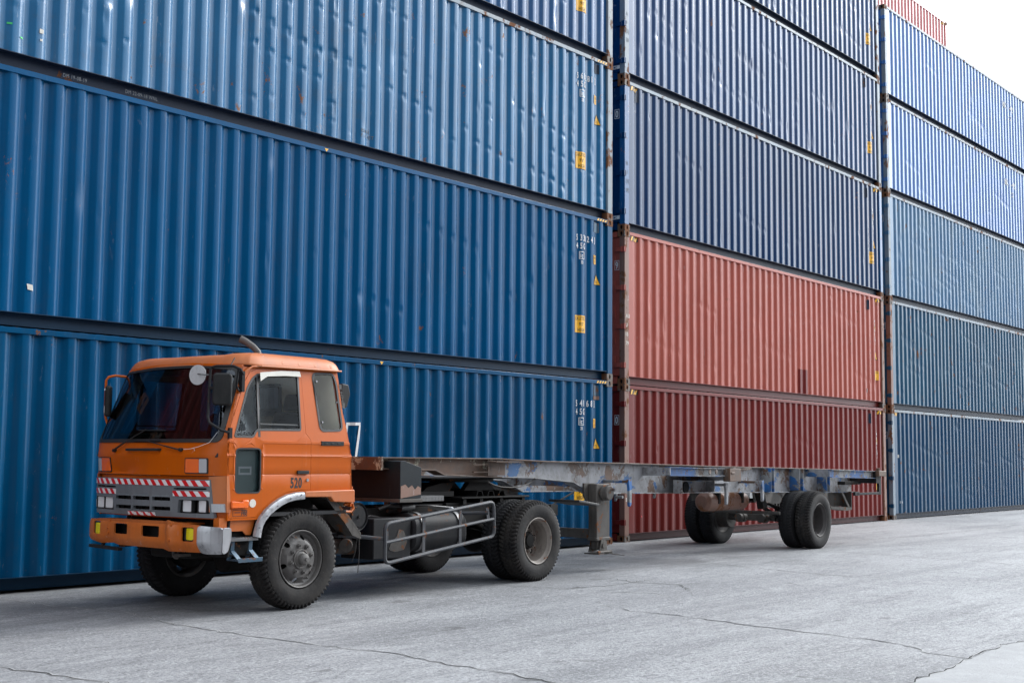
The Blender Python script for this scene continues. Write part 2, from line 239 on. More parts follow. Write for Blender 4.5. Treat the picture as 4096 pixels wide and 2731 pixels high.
# ------------------------------------------------------------------ mesh builder
COL = S.collection
class MB:
    def __init__(s): s.v = []; s.f = []
    def add(s, vs, fs):
        o = len(s.v); s.v += [tuple(p) for p in vs]; s.f += [tuple(i+o for i in f) for f in fs]; return s
    def box(s, x0, x1, y0, y1, z0, z1):
        return s.add([(x, y, z) for x in (x0, x1) for y in (y0, y1) for z in (z0, z1)], [(0, 1, 3, 2), (4, 6, 7, 5), (0, 4, 5, 1), (2, 3, 7, 6), (0, 2, 6, 4), (1, 5, 7, 3)])
    def bar(s, p0, p1, w, h, up=(0, 0, 1)):
        p0 = Vector(p0); p1 = Vector(p1); d = (p1-p0).normalized(); a = d.cross(Vector(up)).normalized()*w/2; b = a.cross(d).normalized()*h/2
        return s.add([p+i*a+j*b for p in (p0, p1) for i, j in ((-1, -1), (1, -1), (1, 1), (-1, 1))], [(0, 1, 2, 3), (7, 6, 5, 4), (0, 4, 5, 1), (1, 5, 6, 2), (2, 6, 7, 3), (3, 7, 4, 0)])
    def tube(s, path, r, n=10, closed=False):
        P = [Vector(p) for p in path]; rings = []; m = len(P); pr = None
        for i, p in enumerate(P):
            a = P[(i-1) % m] if (i or closed) else p; b = P[(i+1) % m] if (i < m-1 or closed) else p
            d = (b-a).normalized()
            if pr is None: u = d.cross(Vector((0, 0, 1)) if abs(d.z) < .9 else Vector((1, 0, 0))).normalized()
            else: u = (pr-d*pr.dot(d)).normalized()
            pr = u; vv = d.cross(u); rr = r[i] if isinstance(r, (list, tuple)) else r
            rings.append([p+(u*math.cos(2*math.pi*k/n)+vv*math.sin(2*math.pi*k/n))*rr for k in range(n)])
        vs = [q for g in rings for q in g]; fs = []
        for i in range(m if closed else m-1):
            for k in range(n): fs.append((i*n+k, i*n+(k+1) % n, ((i+1) % m)*n+(k+1) % n, ((i+1) % m)*n+k))
        if not closed: fs += [tuple(range(n)), tuple((m-1)*n+k for k in range(n))]
        return s.add(vs, fs)
    def cyl(s, p0, p1, r, n=20): return s.tube([p0, p1], r, n)
    def lathe(s, prof, o=(0, 0, 0), ax='y', n=48, closed=False):
        vs = []; m = len(prof)
        for r, a in prof:
            for k in range(n):
                c, d = r*math.cos(2*math.pi*k/n), r*math.sin(2*math.pi*k/n)
                vs.append({'y': (o[0]+c, o[1]+a, o[2]+d), 'x': (o[0]+a, o[1]+c, o[2]+d), 'z': (o[0]+c, o[1]+d, o[2]+a)}[ax])
        fs = []
        for i in range(m if closed else m-1):
            for k in range(n): fs.append((i*n+k, i*n+(k+1) % n, ((i+1) % m)*n+(k+1) % n, ((i+1) % m)*n+k))
        return s.add(vs, fs)
    def prism(s, pts, a0, a1, plane='xz'):
        f = {'xz': lambda p, a: (p[0], a, p[1]), 'yz': lambda p, a: (a, p[0], p[1]), 'xy': lambda p, a: (p[0], p[1], a)}[plane]
        n = len(pts); vs = [f(p, a0) for p in pts]+[f(p, a1) for p in pts]
        return s.add(vs, [tuple(range(n)), tuple(range(2*n-1, n-1, -1))]+[(i, (i+1) % n, n+(i+1) % n, n+i) for i in range(n)])
    def sheet(s, outl, holes=(), fn=None, th=.004, us=(), vs_=(), sgn=1):
        """curved plate: outline and holes in (u,v); fn(u,v,d) gives the point at depth d behind the face"""
        pts = []; edges = []
        def loop(L):
            o = len(pts); pts.extend(Vector(p) for p in L); n = len(L); edges.extend((o+i, o+(i+1) % n) for i in range(n))
        def inside(p, L):
            c = False; n = len(L)
            for i in range(n):
                a, b = L[i], L[(i+1) % n]
                if (a[1] > p[1]) != (b[1] > p[1]) and p[0] < (b[0]-a[0])*(p[1]-a[1])/(b[1]-a[1])+a[0]: c = not c
            return c
        def dens(L):
            o = []
            for i in range(len(L)):
                a = Vector(L[i]); b = Vector(L[(i+1) % len(L)]); o.append(a)
                if us or vs_:
                    ts = set()
                    for u in us:
                        if (a.x-u)*(b.x-u) < -1e-9: ts.add(round((u-a.x)/(b.x-a.x), 5))
                    for v in vs_:
                        if (a.y-v)*(b.y-v) < -1e-9: ts.add(round((v-a.y)/(b.y-a.y), 5))
                    for q in sorted(ts):
                        if .01 < q < .99: o.append(a.lerp(b, q))
            return o
        outl = dens(outl); holes = [dens(h) for h in holes]
        loop(outl)
        for h in holes: loop(h)
        for u in us:
            for v in vs_:
                if inside((u, v), outl) and not any(inside((u, v), h) for h in holes): pts.append(Vector((u, v)))
        r = delaunay_2d_cdt([Vector((p[0], p[1])) for p in pts], edges, [], 0, 1e-5)
        V2, F2 = r[0], r[2]; keep = []
        for f in F2:
            c = sum((V2[i] for i in f), Vector((0, 0)))/len(f)
            if inside(c, outl) and not any(inside(c, h) for h in holes): keep.append(tuple(f))
        n = len(V2); cnt = {}
        for f in keep:
            for i in range(len(f)):
                e = (f[i], f[(i+1) % len(f)]); cnt[e] = 1
        bd = [e for e in cnt if (e[1], e[0]) not in cnt]
        vv = [fn(p.x, p.y, 0) for p in V2]+[fn(p.x, p.y, th) for p in V2]
        return s.add(vv, keep+[tuple(i+n for i in reversed(f)) for f in keep]+[(b, a, a+n, b+n) for a, b in bd])
    def mesh(s, name, smooth=32):
        me = bpy.data.meshes.new(name); bm = bmesh.new(); bv = [bm.verts.new(p) for p in s.v]
        for f in s.f:
            try: bm.faces.new([bv[i] for i in f])
            except ValueError: pass
        bm.verts.index_update()
        for q in [q for q in bm.verts if not q.link_faces]: bm.verts.remove(q)
        bmesh.ops.remove_doubles(bm, verts=bm.verts, dist=1e-5)
        bmesh.ops.recalc_face_normals(bm, faces=bm.faces)
        a = R(smooth)
        for f in bm.faces: f.smooth = True
        for e in bm.edges:
            if len(e.link_faces) == 2: e.smooth = e.calc_face_angle(9) < a
            else: e.smooth = False
        bm.to_mesh(me); bm.free(); return me
    def build(s, name, mat, parent=None, bevel=0, smooth=32, label=None):
        return link(name, s.mesh(name, smooth), mat, parent, bevel, label)
def link(name, me, mat, parent=None, bevel=0, label=None, loc=None, rot=None):
    o = bpy.data.objects.new(name, me); COL.objects.link(o)
    if mat:
        mm = M[mat] if isinstance(mat, str) else mat
        if not me.materials: me.materials.append(mm)
        if me.materials[0] is not mm: o.material_slots[0].link = 'OBJECT'; o.material_slots[0].material = mm
    if parent: o.parent = parent
    if bevel:
        b = o.modifiers.new('bevel', 'BEVEL'); b.width = bevel; b.segments = 2; b.limit_method = 'ANGLE'; b.angle_limit = R(40)
    if label: o['label'] = label
    if loc: o.location = loc
    if rot: o.rotation_euler = rot
    return o
def thing(name, label, cat, loc=(0, 0, 0), rz=0, group=None):
    o = bpy.data.objects.new(name, None); COL.objects.link(o); o.location = loc; o.rotation_euler = (0, 0, rz); o.empty_display_size = .3
    o['label'] = label; o['category'] = cat
    if group: o['group'] = group
    return o
def struct(name, mb, mat): o = mb.build(name, mat); o['kind'] = 'structure'; return o
def rrect(x0, x1, z0, z1, r, n=4):
    p = []
    for cx, cz, a in ((x1-r, z1-r, 0), (x0+r, z1-r, 90), (x0+r, z0+r, 180), (x1-r, z0+r, 270)):
        for k in range(n+1): q = R(a+90*k/n); p.append((cx+r*math.cos(q), cz+r*math.sin(q)))
    return p
def circ(cx, cz, r, n=16, rz=None): return [(cx+r*math.cos(2*math.pi*k/n), cz+(rz or r)*math.sin(2*math.pi*k/n)) for k in range(n)]
def rnd_poly(P, r, n=4):
    """round the corners of a polygon"""
    o = []; m = len(P)
    for i in range(m):
        a, b, c = Vector(P[i-1]), Vector(P[i]), Vector(P[(i+1) % m]); d1 = (a-b); d2 = (c-b); rr = min(r, d1.length*.45, d2.length*.45)
        p, q = b+d1.normalized()*rr, b+d2.normalized()*rr
        for k in range(n+1):
            t = k/n; o.append(tuple(p*(1-t)**2+b*2*t*(1-t)+q*t*t))
    return o
_tcache = {}
def text_geo(s, size=1.0, sx=1.0, bold=.02):
    """flat letters as (verts2d, faces), lower left at the origin, cap height = size"""
    k = (s, bold)
    if k not in _tcache:
        cu_ = bpy.data.curves.new('t', 'FONT'); cu_.body = s; cu_.resolution_u = 3; cu_.space_character = 1.12; cu_.offset = bold
        o = bpy.data.objects.new('t', cu_); COL.objects.link(o); dg = bpy.context.evaluated_depsgraph_get()
        me = bpy.data.meshes.new_from_object(o.evaluated_get(dg)); bpy.data.objects.remove(o); bpy.data.curves.remove(cu_)
        v = [(p.co.x, p.co.y) for p in me.vertices]; f = [tuple(q.vertices) for q in me.polygons]; bpy.data.meshes.remove(me)
        if not v: v = [(0, 0)]; f = []
        x0 = min(p[0] for p in v); _tcache[k] = ([(p[0]-x0, p[1]) for p in v], f)
    v, f = _tcache[k]; q = size/.70
    return [(a*q*sx, b*q) for a, b in v], f
def flat_on(parts, fn, cuts=(), name='marking', mat='white', parent=None, label=None, th=.0015):
    """put 2-D pieces on a surface fn(u,v)->Vector; cut at the folds of the surface"""
    bm = bmesh.new()
    for v, f in parts:
        bv = [bm.verts.new((a, 0, b)) for a, b in v]
        for q in f:
            try: bm.faces.new([bv[i] for i in q])
            except ValueError: pass
    if cuts:
        xs_ = [p.co.x for p in bm.verts]; lo, hi = min(xs_), max(xs_)
        for c in cuts:
            if lo < c < hi: bmesh.ops.bisect_plane(bm, geom=bm.verts[:]+bm.edges[:]+bm.faces[:], plane_co=(c, 0, 0), plane_no=(1, 0, 0))
    for p in bm.verts: p.co = fn(p.co.x, p.co.z)
    me = bpy.data.meshes.new(name); bm.to_mesh(me); bm.free()
    return link(name, me, mat, parent, label=label)
def rect2(x0, x1, z0, z1, n=1):
    v = []; f = []
    for i in range(n+1): x = x0+(x1-x0)*i/n; v += [(x, z0), (x, z1)]
    for i in range(n): f.append((2*i, 2*i+2, 2*i+3, 2*i+1))
    return v, f
def off2(g, dx, dz): return [(a+dx, b+dz) for a, b in g[0]], g[1]
def frame2(x0, x1, z0, z1, t): return [rect2(x0, x1, z0, z0+t), rect2(x0, x1, z1-t, z1), rect2(x0, x0+t, z0+t, z1-t), rect2(x1-t, x1, z0+t, z1-t)]
# ------------------------------------------------------------------ ground
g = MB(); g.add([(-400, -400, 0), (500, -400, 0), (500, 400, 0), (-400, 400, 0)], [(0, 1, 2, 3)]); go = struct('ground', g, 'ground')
def jag(P, amp, step, r):
    o = []
    for i in range(len(P)-1):
        a, b = Vector(P[i]), Vector(P[i+1]); n = max(1, int((b-a).length/step)); d = (b-a).normalized(); pn = Vector((-d.y, d.x))
        for k in range(n): o.append(a.lerp(b, k/n)+pn*r.uniform(-amp, amp)+d*r.uniform(-amp, amp)*.4)
    o.append(Vector(P[-1])); return o
CR = [([(-11.46, -2.26), (-11.71, -3.29), (-11.73, -4.36), (-11.72, -5.12), (-11.61, -6.0), (-11.71, -6.77), (-11.74, -7.29), (-11.85, -7.87)], 0.01), ([(-11.7, -0.34), (-11.66, -1.36), (-11.46, -2.26)], 0.005), ([(-7.74, -5.24), (-8.01, -5.8), (-7.98, -6.35), (-8.16, -7.12), (-8.27, -7.83), (-8.27, -8.24), (-8.34, -8.67), (-8.72, -9.15), (-8.78, -9.48), (-7.84, -9.4), (-7.17, -9.55)], 0.01), ([(-13.94, -4.38), (-13.92, -4.81), (-13.85, -5.08), (-13.79, -5.5), (-13.86, -6.0)], 0.013), ([(-5.15, -3.47), (-5.47, -4.22), (-5.31, -4.69), (-6.0, -5.29)], 0.008), ([(-8.78, -9.48), (-9.51, -9.52), (-10.22, -9.55), (-10.84, -9.57)], 0.014), ([(-6.66, -4.47), (-6.4, -5.01), (-6.59, -5.48)], 0.005), ([(-1.8, -0.24), (-1.42, -1.28), (-0.63, -1.77), (-0.9, -3.06)], 0.008), ([(-1.98, -2.61), (-2.37, -3.88), (-2.78, -5.42), (-2.72, -6.36)], 0.007), ([(4.64, -2.41), (6.68, -2.8), (9.0, -2.84), (12.06, -2.75)], 0.01), ([(1.49, -2.98), (1.34, -4.22), (1.19, -5.71), (0.82, -6.84)], 0.007), ([(-11.85, -7.49), (-11.78, -7.78), (-11.85, -8.22)], 0.01), ([(-6.9, -2.11), (-6.94, -2.87), (-6.74, -3.97), (-6.05, -4.16), (-4.96, -4.08)], 0.008)]
ck = MB(); ce = MB(); cr_ = random.Random(3)
for P, wd in CR:
    L = jag(P, .035, .09, cr_); vs = []; es = []
    for i, p in enumerate(L):
        a = L[max(0, i-1)]; b = L[min(len(L)-1, i+1)]; d = (b-a).normalized(); n = Vector((-d.y, d.x)); t = min(i, len(L)-1-i); e = wd*.62*min(1, .25+t*.2)*(cr_.uniform(.35, 1.4) if cr_.random() > .12 else .1)
        vs += [(p.x+n.x*e, p.y+n.y*e, .004), (p.x-n.x*e, p.y-n.y*e, .004)]
        q = n*(e+cr_.uniform(.0, .022)); q2 = -n*(e+cr_.uniform(.0, .012)); es += [(p.x+q.x, p.y+q.y, .0025), (p.x+q2.x, p.y+q2.y, .0025)]
    ck.add(vs, [(2*i, 2*i+1, 2*i+3, 2*i+2) for i in range(len(L)-1)]); ce.add(es, [(2*i, 2*i+1, 2*i+3, 2*i+2) for i in range(len(L)-1)])
pt_ = MB(); pt_.prism([(-8.78, -9.48), (-7.84, -9.42), (-7.17, -9.56), (-8.5, -12.5), (-12.5, -11.5), (-10.84, -9.58), (-10.22, -9.55), (-9.51, -9.52)], .0005, .0018, 'xy'); struct('repaired_slab', pt_, 'slab')
struct('pavement_cracks', ck, 'crack'); struct('crack_edges', ce, 'crackedge')
# ------------------------------------------------------------------ containers
CL, CW = 12.192, 2.438
PP = .2819; PS = .341; NK = 42; YO, YI = .012, .052
FOLD = []
for k in range(NK):
    a = PS+k*PP; FOLD += [(a, YO), (a+.063, YI), (a+.131, YI), (a+.194, YO)]
FX = [a for a, b in FOLD]
BV = .010
def bev(P):
    o = []
    for i, (x, y) in enumerate(P):
        if 0 < i < len(P)-1 and abs((P[i+1][1]-y)*(x-P[i-1][0])-(y-P[i-1][1])*(P[i+1][0]-x)) > 1e-7:
            for q, t in ((P[i-1], 1), (P[i+1], 1)):
                L = math.hypot(q[0]-x, q[1]-y); o.append((x+(q[0]-x)*BV/L, y+(q[1]-y)*BV/L))
        else: o.append((x, y))
    return o
def prof(x):
    if x <= FX[0] or x >= FX[-1]: return YO
    q = (x-PS) % PP
    return YO+(YI-YO)*(q/.063 if q < .063 else 1 if q < .131 else (.194-q)/.063 if q < .194 else 0)
def wob(x, z, s): return math.sin(x*1.7+s)*math.sin(z*2.1+s*2.3)+.6*math.sin(x*4.1+z*1.3+s*1.7)*math.sin(z*4.7+s)
def wall_mesh(H, dents=0, seed=0, wave=.0):
    r = random.Random(seed); rows = 1 if not (dents or wave) else 90 if dents > 75 else 50; z0, z1 = .155, H-.055
    cols = [(.10, YO), (.22, YO)]+FOLD+[(CL-.07, YO)]
    cols = bev(cols)
    if rows > 1:
        c2 = []
        for i in range(len(cols)-1):
            c2.append(cols[i]); 
            if cols[i+1][0]-cols[i][0] > .05: c2.append(((cols[i][0]+cols[i+1][0])/2, (cols[i][1]+cols[i+1][1])/2))
        cols = c2+[cols[-1]]
    D = []
    for _ in range(dents):
        k = r.randrange(NK); x = PS+k*PP+r.choice((.206, .24, .0, .22)); D.append((x, r.choice((r.uniform(.3, H-.3), r.uniform(.25, .9), r.uniform(H*.4, H*.6))), r.uniform(.022, .045), r.choice((r.uniform(.018, .045), r.uniform(.05, .16))), r.uniform(.006, .019), r.uniform(-.6, .9)))
    for _ in range(dents//5):   # long sideways creases shared by neighbouring ribs
        k = r.randrange(NK-6); z = r.uniform(.5, H-.5)
        for j in range(r.randrange(3, 6)): D.append((PS+(k+j)*PP+.22, z-.05*j, .035, .03, .02, .5))
    vs = []
    for i in range(rows+1):
        z = z0+(z1-z0)*i/rows; e = min(1, min(i, rows-i)/4) if rows > 1 else 0
        for x, y in cols:
            dx = dy = 0
            if e:
                dx = wave*wob(x, z, seed)*e; dy = wave*.6*wob(x+9, z+4, seed+1)*e
                for X, Z, sx, sz, a, sk in D:
                    if abs(x-X) < 3*sx and abs(z-Z) < 3*sz:
                        w_ = math.exp(-((x-X)/sx)**2-((z-Z)/sz)**2); dy += a*w_; dx += a*sk*w_*.7
            vs.append((x+dx, y+dy, z))
    n = len(cols); m = MB(); m.add(vs, [(i*n+j, i*n+j+1, (i+1)*n+j+1, (i+1)*n+j) for i in range(rows) for j in range(n-1)])
    return m.mesh('side_wall', 60)
def hole_plate(w_, h, rx, ry, n=20):
    """rectangle with an oval opening, centred, as (pts, faces) in 2-D"""
    P = []
    for k in range(n):
        a = 2*math.pi*k/n; c, s_ = math.cos(a), math.sin(a); P.append((rx*math.copysign(abs(c)**.8, c), ry*math.copysign(abs(s_)**.8, s_)))
    for k in range(n):
        a = 2*math.pi*k/n; c, s_ = math.cos(a), math.sin(a); q = min((w_/2)/max(abs(c), 1e-6), (h/2)/max(abs(s_), 1e-6)); P.append((c*q, s_*q))
    return P, [(k, (k+1) % n, n+(k+1) % n, n+k) for k in range(n)]
def casting_mesh():
    """corner casting for the near left bottom corner: outer faces at x=0 and y=0, slots in both"""
    m = MB(); a, b, c = .178, .162, .118; t = .028
    n = 24
    for pl in ('f', 'e'):
        W_ = a if pl == 'f' else b; rx, ry = (.024, .040) if pl == 'f' else (.031, .040)
        P, F = hole_plate(W_, c, rx, ry, n)
        def pos(u, v, d): return (u+a/2, d, v+c/2) if pl == 'f' else (d, u+b/2, v+c/2)
        # snap rectangle corners
        P2 = []
        for i, (u, v) in enumerate(P):
            if i >= n and abs(abs(u)-W_/2) > 1e-6 and abs(abs(u)-W_/2) < .02 and abs(abs(v)-c/2) < 1e-6: u = math.copysign(W_/2, u)
            P2.append((u, v))
        m.add([pos(u, v, 0) for u, v in P2]+[pos(u, v, t) for u, v in P2[:n]], F+[(k, (k+1) % n, 2*n+(k+1) % n, 2*n+k) for k in range(n)])
    m.add([(0, 0, 0), (a, 0, 0), (a, b, 0), (0, b, 0), (0, 0, c), (a, 0, c), (a, b, c), (0, b, c)], [(0, 1, 2, 3), (4, 5, 6, 7), (1, 2, 6, 5), (2, 3, 7, 6)])
    return m.mesh('corner_casting', 30)
CAST = casting_mesh()
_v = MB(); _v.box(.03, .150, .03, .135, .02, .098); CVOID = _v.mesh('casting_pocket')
_mc = {}
def cached(key, fn):
    if key not in _mc: _mc[key] = fn()
    return _mc[key]
def rail_mesh(kind, H):
    m = MB()
    if kind == 'top': m.box(.17, CL-.17, .002, .062, H-.078, H-.014)
    if kind == 'bottom':
        m.box(.17, CL-.17, .006, .075, .150, .1585)      # flange the side wall stands on
        m.box(.17, CL-.17, .118, .126, .020, .150)        # recessed web
        m.box(.17, CL-.17, .100, .136, .0155, .020)
        m.box(.17, CL-.17, .075, .136, .150, .1585)
    if kind == 'roof':
        m.box(.1, CL-.1, .062, CW-.062, H-.030, H-.022)
        for k in range(56): x = .3+k*.208; m.box(x, x+.10, .05, CW-.05, H-.022, H-.006)
    if kind == 'back': m.box(.1, CL-.1, CW-.05, CW-.01, .05, H-.02)
    if kind == 'floor': m.box(.05, CL-.05, .14, CW-.05, .05, .15)
    return m.mesh({'top': 'top_rail', 'bottom': 'bottom_rail', 'roof': 'roof_panel', 'back': 'rear_side_wall', 'floor': 'floor'}[kind])
def post_mesh(H, corner):
    m = MB(); z0, z1 = .118, H-.118
    P = [(0.006, .004), (.150, .004), (.158, .012), (.158, .05), (.10, .05), (.10, .12), (.006, .12)]
    if corner & 1: P = [(CL-x, y) for x, y in P]
    if corner & 2: P = [(x, CW-y) for x, y in P]
    m.prism(P, z0, z1, 'xy'); return m.mesh('corner_post')
def door_mesh(H):
    m = MB(); z0, z1 = .17, H-.13
    m.box(.030, .060, .10, CW/2-.01, z0, z1); m.box(.030, .060, CW/2+.01, CW-.10, z0, z1)
    for s in (0, 1):
        y0 = .22 if not s else CW/2+.13; y1 = CW/2-.13 if not s else CW-.22
        n = 5
        for k in range(n):
            za = z0+.12+(z1-z0-.24)*k/n; zb = za+(z1-z0-.24)/n*.55
            m.prism([(.030, za), (.012, za+.05), (.012, zb-.05), (.030, zb)], y0, y1, 'xz')
    return m.mesh('door_panels')
def lockgear_mesh(H):
    m = MB()
    for y in (.42, .85, 1.59, 2.02):
        m.cyl((-.005, y, .16), (-.005, y, H-.13), .017, 8)
        for z in (.3, 1.0, 1.5, H-.3): m.box(-.026, .03, y-.05, y+.05, z-.03, z+.03)
    m.box(.0, .03, .178, CW-.178, .02, .15); m.box(.0, .03, .178, CW-.178, H-.12, H-.02)
    return m.mesh('lock_rods')
def hinge_mesh(H):
    m = MB(); m.box(-.012, .012, .07, .20, -.035, .035); m.cyl((-.008, .072, -.05), (-.008, .072, .05), .014, 8); m.box(-.014, .035, -.004, .07, -.052, .052); m.box(.02, .035, -.009, .012, -.052, .052)
    return m.mesh('hinge', 30)
def front_end_mesh(H):
    m = MB(); m.box(CL-.06, CL-.02, .1, CW-.1, .1, H-.1); return m.mesh('end_wall')
class Box:
    def __init__(s, label, x, y, z, rz, H, mat, rail=None, botrail=None, post=None, dents=0, wave=0, seed=0, doors=False, group=None, castmat='cast'):
        s.H = H; s.o = thing('shipping_container', label, 'shipping container', (x, y, z), rz, group); P = s.o
        s.wave, s.dents = wave, dents
        me = cached(('w', H), lambda: wall_mesh(H)) if not (dents or wave) else wall_mesh(H, dents, seed, wave)
        sw = link('side_wall', me, mat, P); wn = sw.modifiers.new('wn', 'WEIGHTED_NORMAL'); wn.weight = 80; wn.keep_sharp = True
        link('top_rail', cached(('t', H), lambda: rail_mesh('top', H)), rail or mat, P, .004)
        link('bottom_rail', cached(('b', H), lambda: rail_mesh('bottom', H)), botrail or mat, P)
        link('roof_panel', cached(('r', H), lambda: rail_mesh('roof', H)), mat, P)
        link('rear_side_wall', cached(('k', H), lambda: rail_mesh('back', H)), mat, P)
        link('floor', cached(('f', H), lambda: rail_mesh('floor', H)), 'blackp', P)
        link('end_wall', cached(('e', H), lambda: front_end_mesh(H)), mat, P)
        for c in range(4):
            link('corner_post', cached(('p', H, c), lambda: post_mesh(H, c)), (post or rail or mat), P, .006)
        for cx in (0, 1):
            for cy in (0, 1):
                for cz in (0, 1):
                    o = link('corner_casting', CAST, castmat, P, 0, None, (CL if cx else 0, CW if cy else 0, H if cz else 0)); o.scale = (-1 if cx else 1, -1 if cy else 1, -1 if cz else 1)
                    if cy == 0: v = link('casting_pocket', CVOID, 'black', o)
        link('door_panels' if doors else 'end_panel', cached(('d', H), lambda: door_mesh(H)), mat, P)
        if doors:
            link('lock_rods', cached(('l', H), lambda: lockgear_mesh(H)), mat, P)
            for k in range(4): link('hinge', cached(('h',), lambda: hinge_mesh(H)), mat, P, .003, None, (0, 0, .36+(H-.72)*k/3))
    def on(s, parts, mat='white', name='number_marking', parent=None, d=.003):
        d += .0045
        fn = lambda u, v: Vector((u, prof(u)-d, v))
        return flat_on(parts, fn, FX, name, mat, parent or s.o)
    def text(s, t, x, z, h, sx=.62, mat='white', name='number_marking', d=.002, parent=None):
        return s.on([off2(text_geo(t, h, sx), x, z)], mat, name, parent, d)
    def sign(s, x0, x1, z0, z1, lines, name='caution_label', d=.002):
        o = s.on([rect2(x0, x1, z0, z1)], 'yellow', name, None, d); n = len(lines); h = (z1-z0)/n
        for i, L in enumerate(lines):
            g_ = text_geo(L, h*.62, .62); wd = max(p[0] for p in g_[0]); k = min(1, (x1-x0)*.9/wd)
            g_ = ([(a*k, b) for a, b in g_[0]], g_[1]); s.on([off2(g_, (x0+x1)/2-wd*k/2, z1-h*(i+.82))], 'black_ink', 'lettering', o, d+.0012)
        return o
    def tri(s, x0, x1, z0, z1):
        o = s.on([([(x0, z0), (x1, z0), (x0+(x1-x0)*.5, z1)], [(0, 1, 2)])], 'black_ink', 'warning_triangle', None, .002); q = .012
        s.on([([(x0+q*1.6, z0+q), (x1-q*1.6, z0+q), ((x0+x1)/2, z1-q*2.6)], [(0, 1, 2)])], 'yellow', 'triangle_face', o, .0035)
        s.on([off2(text_geo('SUPER', .018, .8), x0+.045, z0+.06), off2(text_geo('HEAVY', .018, .8), x0+.045, z0+.032)], 'black_ink', 'lettering', o, .005)
    def hazard(s, x0, x1, z0, z1, n=4, y=.0005, conform=False):
        fn = (lambda u, v: Vector((u, prof(u)-.006, v))) if conform else (lambda u, v: Vector((u, y, v)))
        fn2 = (lambda u, v: Vector((u, prof(u)-.0075, v))) if conform else (lambda u, v: Vector((u, y-.001, v)))
        o = flat_on([rect2(x0, x1, z0, z1)], fn, FX if conform else (), 'hazard_stripes', 'black_ink', s.o); w_ = (x1-x0)/(2*n); k = w_*.8
        flat_on([([(x0+2*i*w_, z0), (x0+(2*i+1)*w_, z0), (x0+(2*i+1)*w_+k, z1), (x0+2*i*w_+k, z1)], [(0, 1, 2, 3)]) for i in range(n)], fn2, FX if conform else (), 'yellow_stripes', 'yellow', o)
    def vtext(s, t, x, ztop, h, pitch=None, mat='white'):
        pitch = pitch or h*1.5
        s.on([off2(text_geo(c, h, .62), x, ztop-h-i*pitch) for i, c in enumerate(t) if c != ' '], mat, 'number_marking')
    def rightmarks(s, num, chk, code='45G1', hz=True, cz=(.785, 1.085), tall='2.9m', tall2="9'6\"", tz=1.67, numz=2.405):
        L = CL; x = L-1.045
        for i, c in enumerate(num): pass
        s.on([off2(text_geo(c, .105, .60), x+i*.077, numz) for i, c in enumerate(num)]+[off2(text_geo(chk, .095, .60), L-.553, numz+.006)]+frame2(L-.570, L-.497, numz-.010, numz+.112, .008), 'white', 'number_marking')
        s.on([off2(text_geo(c, .105, .60), x+i*.077, numz-.145) for i, c in enumerate(code)], 'white', 'size_code')
        s.on(frame2(L-.985, L-.868, numz-.33, numz-.195, .010)+[off2(text_geo('ic', .085, .7), L-.965, numz-.305), off2(text_geo('33', .055, .7), L-.955, numz-.41)], 'white', 'registry_mark')
        s.sign(L-.582, L-.468, numz-.365, numz-.205, [tall, tall2], 'height_label'); s.tri(L-.545, L-.372, tz, tz+.205)
        s.sign(L-1.088, L-.785, cz[0], cz[1], ['CAUTION', "9'6\"", 'HIGH'])
        if hz: s.hazard(L-.487, L-.182, s.H-.066, s.H-.026, 4)
H = 2.896; H2 = 2.591
def grp(i): return ('containers in the left stack', 'containers in the middle stack', 'containers in the right stack')[i]
AZ = .02
A = []
A.append(Box('deep blue container at the ground directly behind the orange cab', -CL, 0, AZ, 0, H, 'A1', 'A1', 'rail_navy', 'A1', 26, .0022, 5, group=grp(0)))
A.append(Box('deep blue container second from the ground in the left stack, marked 533024 9', -CL, 0, AZ+H, 0, H, 'A2', 'A2', 'rail_navy', 'A1', 16, .001, 8, group=grp(0)))
A.append(Box('lighter worn blue container third up in the left stack, dented all over its ribs', -CL, 0, AZ+2*H, 0, H, 'A3', 'post_grey', 'rail_dark', 'post_grey', 80, .003, 11, group=grp(0)))
A.append(Box('faded blue dented container highest in the left stack, cut by the photo top', -CL, 0, AZ+3*H, 0, H, 'A4', 'post_grey', 'rail_dark', 'post_grey', 90, .003, 14, group=grp(0)))
A[0].rightmarks('541168', '3', tall='2.9', tall2='9 1/2'); A[1].rightmarks('533024', '9'); A[2].rightmarks('561281', '7'); A[3].rightmarks('541203', '6', cz=(.73, 1.03))
for i, q in enumerate(A):
    q.on([rect2(CL-.568, CL-.405, H-.285, H-.11)], 'step' if i < 2 else 'rail_dark', 'plate')
A[0].on([rect2(CL-.585, CL-.398, 2.535, 2.60)], 'post_rust', 'paper_label', None, .006)
# big white outline letter behind the cab
A[0].on([([(CL-6.445, 1.974), (CL-6.187, 1.981), (CL-6.19, 1.938), (CL-6.398, 1.934)], [(0, 1, 2, 3)]), ([(CL-6.23, 1.936), (CL-6.187, 1.938), (CL-6.262, 1.47), (CL-6.304, 1.46)], [(0, 1, 2, 3)]), ([(CL-6.445, 1.974), (CL-6.40, 1.934), (CL-6.47, 1.46), (CL-6.515, 1.46)], [(0, 1, 2, 3)])], 'white', 'logo_outline')
A[1].on([([(CL-11.357, .485), (CL-11.285, .475), (CL-11.275, .41), (CL-11.345, .42)], [(0, 1, 2, 3)])], 'disc', 'sticker')
A[2].on([rect2(.48, .53, .46, .482), rect2(.635, .68, .335, .353)], 'green', 'sticker'); A[2].on([rect2(.86, .91, .45, .50), rect2(.87, .90, .36, .385)], 'disc', 'torn_label')
for q, xx in ((A[1], 5.2), (A[0], 6.35)): flat_on([([(xx, H-.03), (xx+.07, H-.03), (xx+.035, H-.075)], [(0, 1, 2)])], lambda u, v: Vector((u, .0005, v)), (), 'rail_mark', 'yellow', q.o)
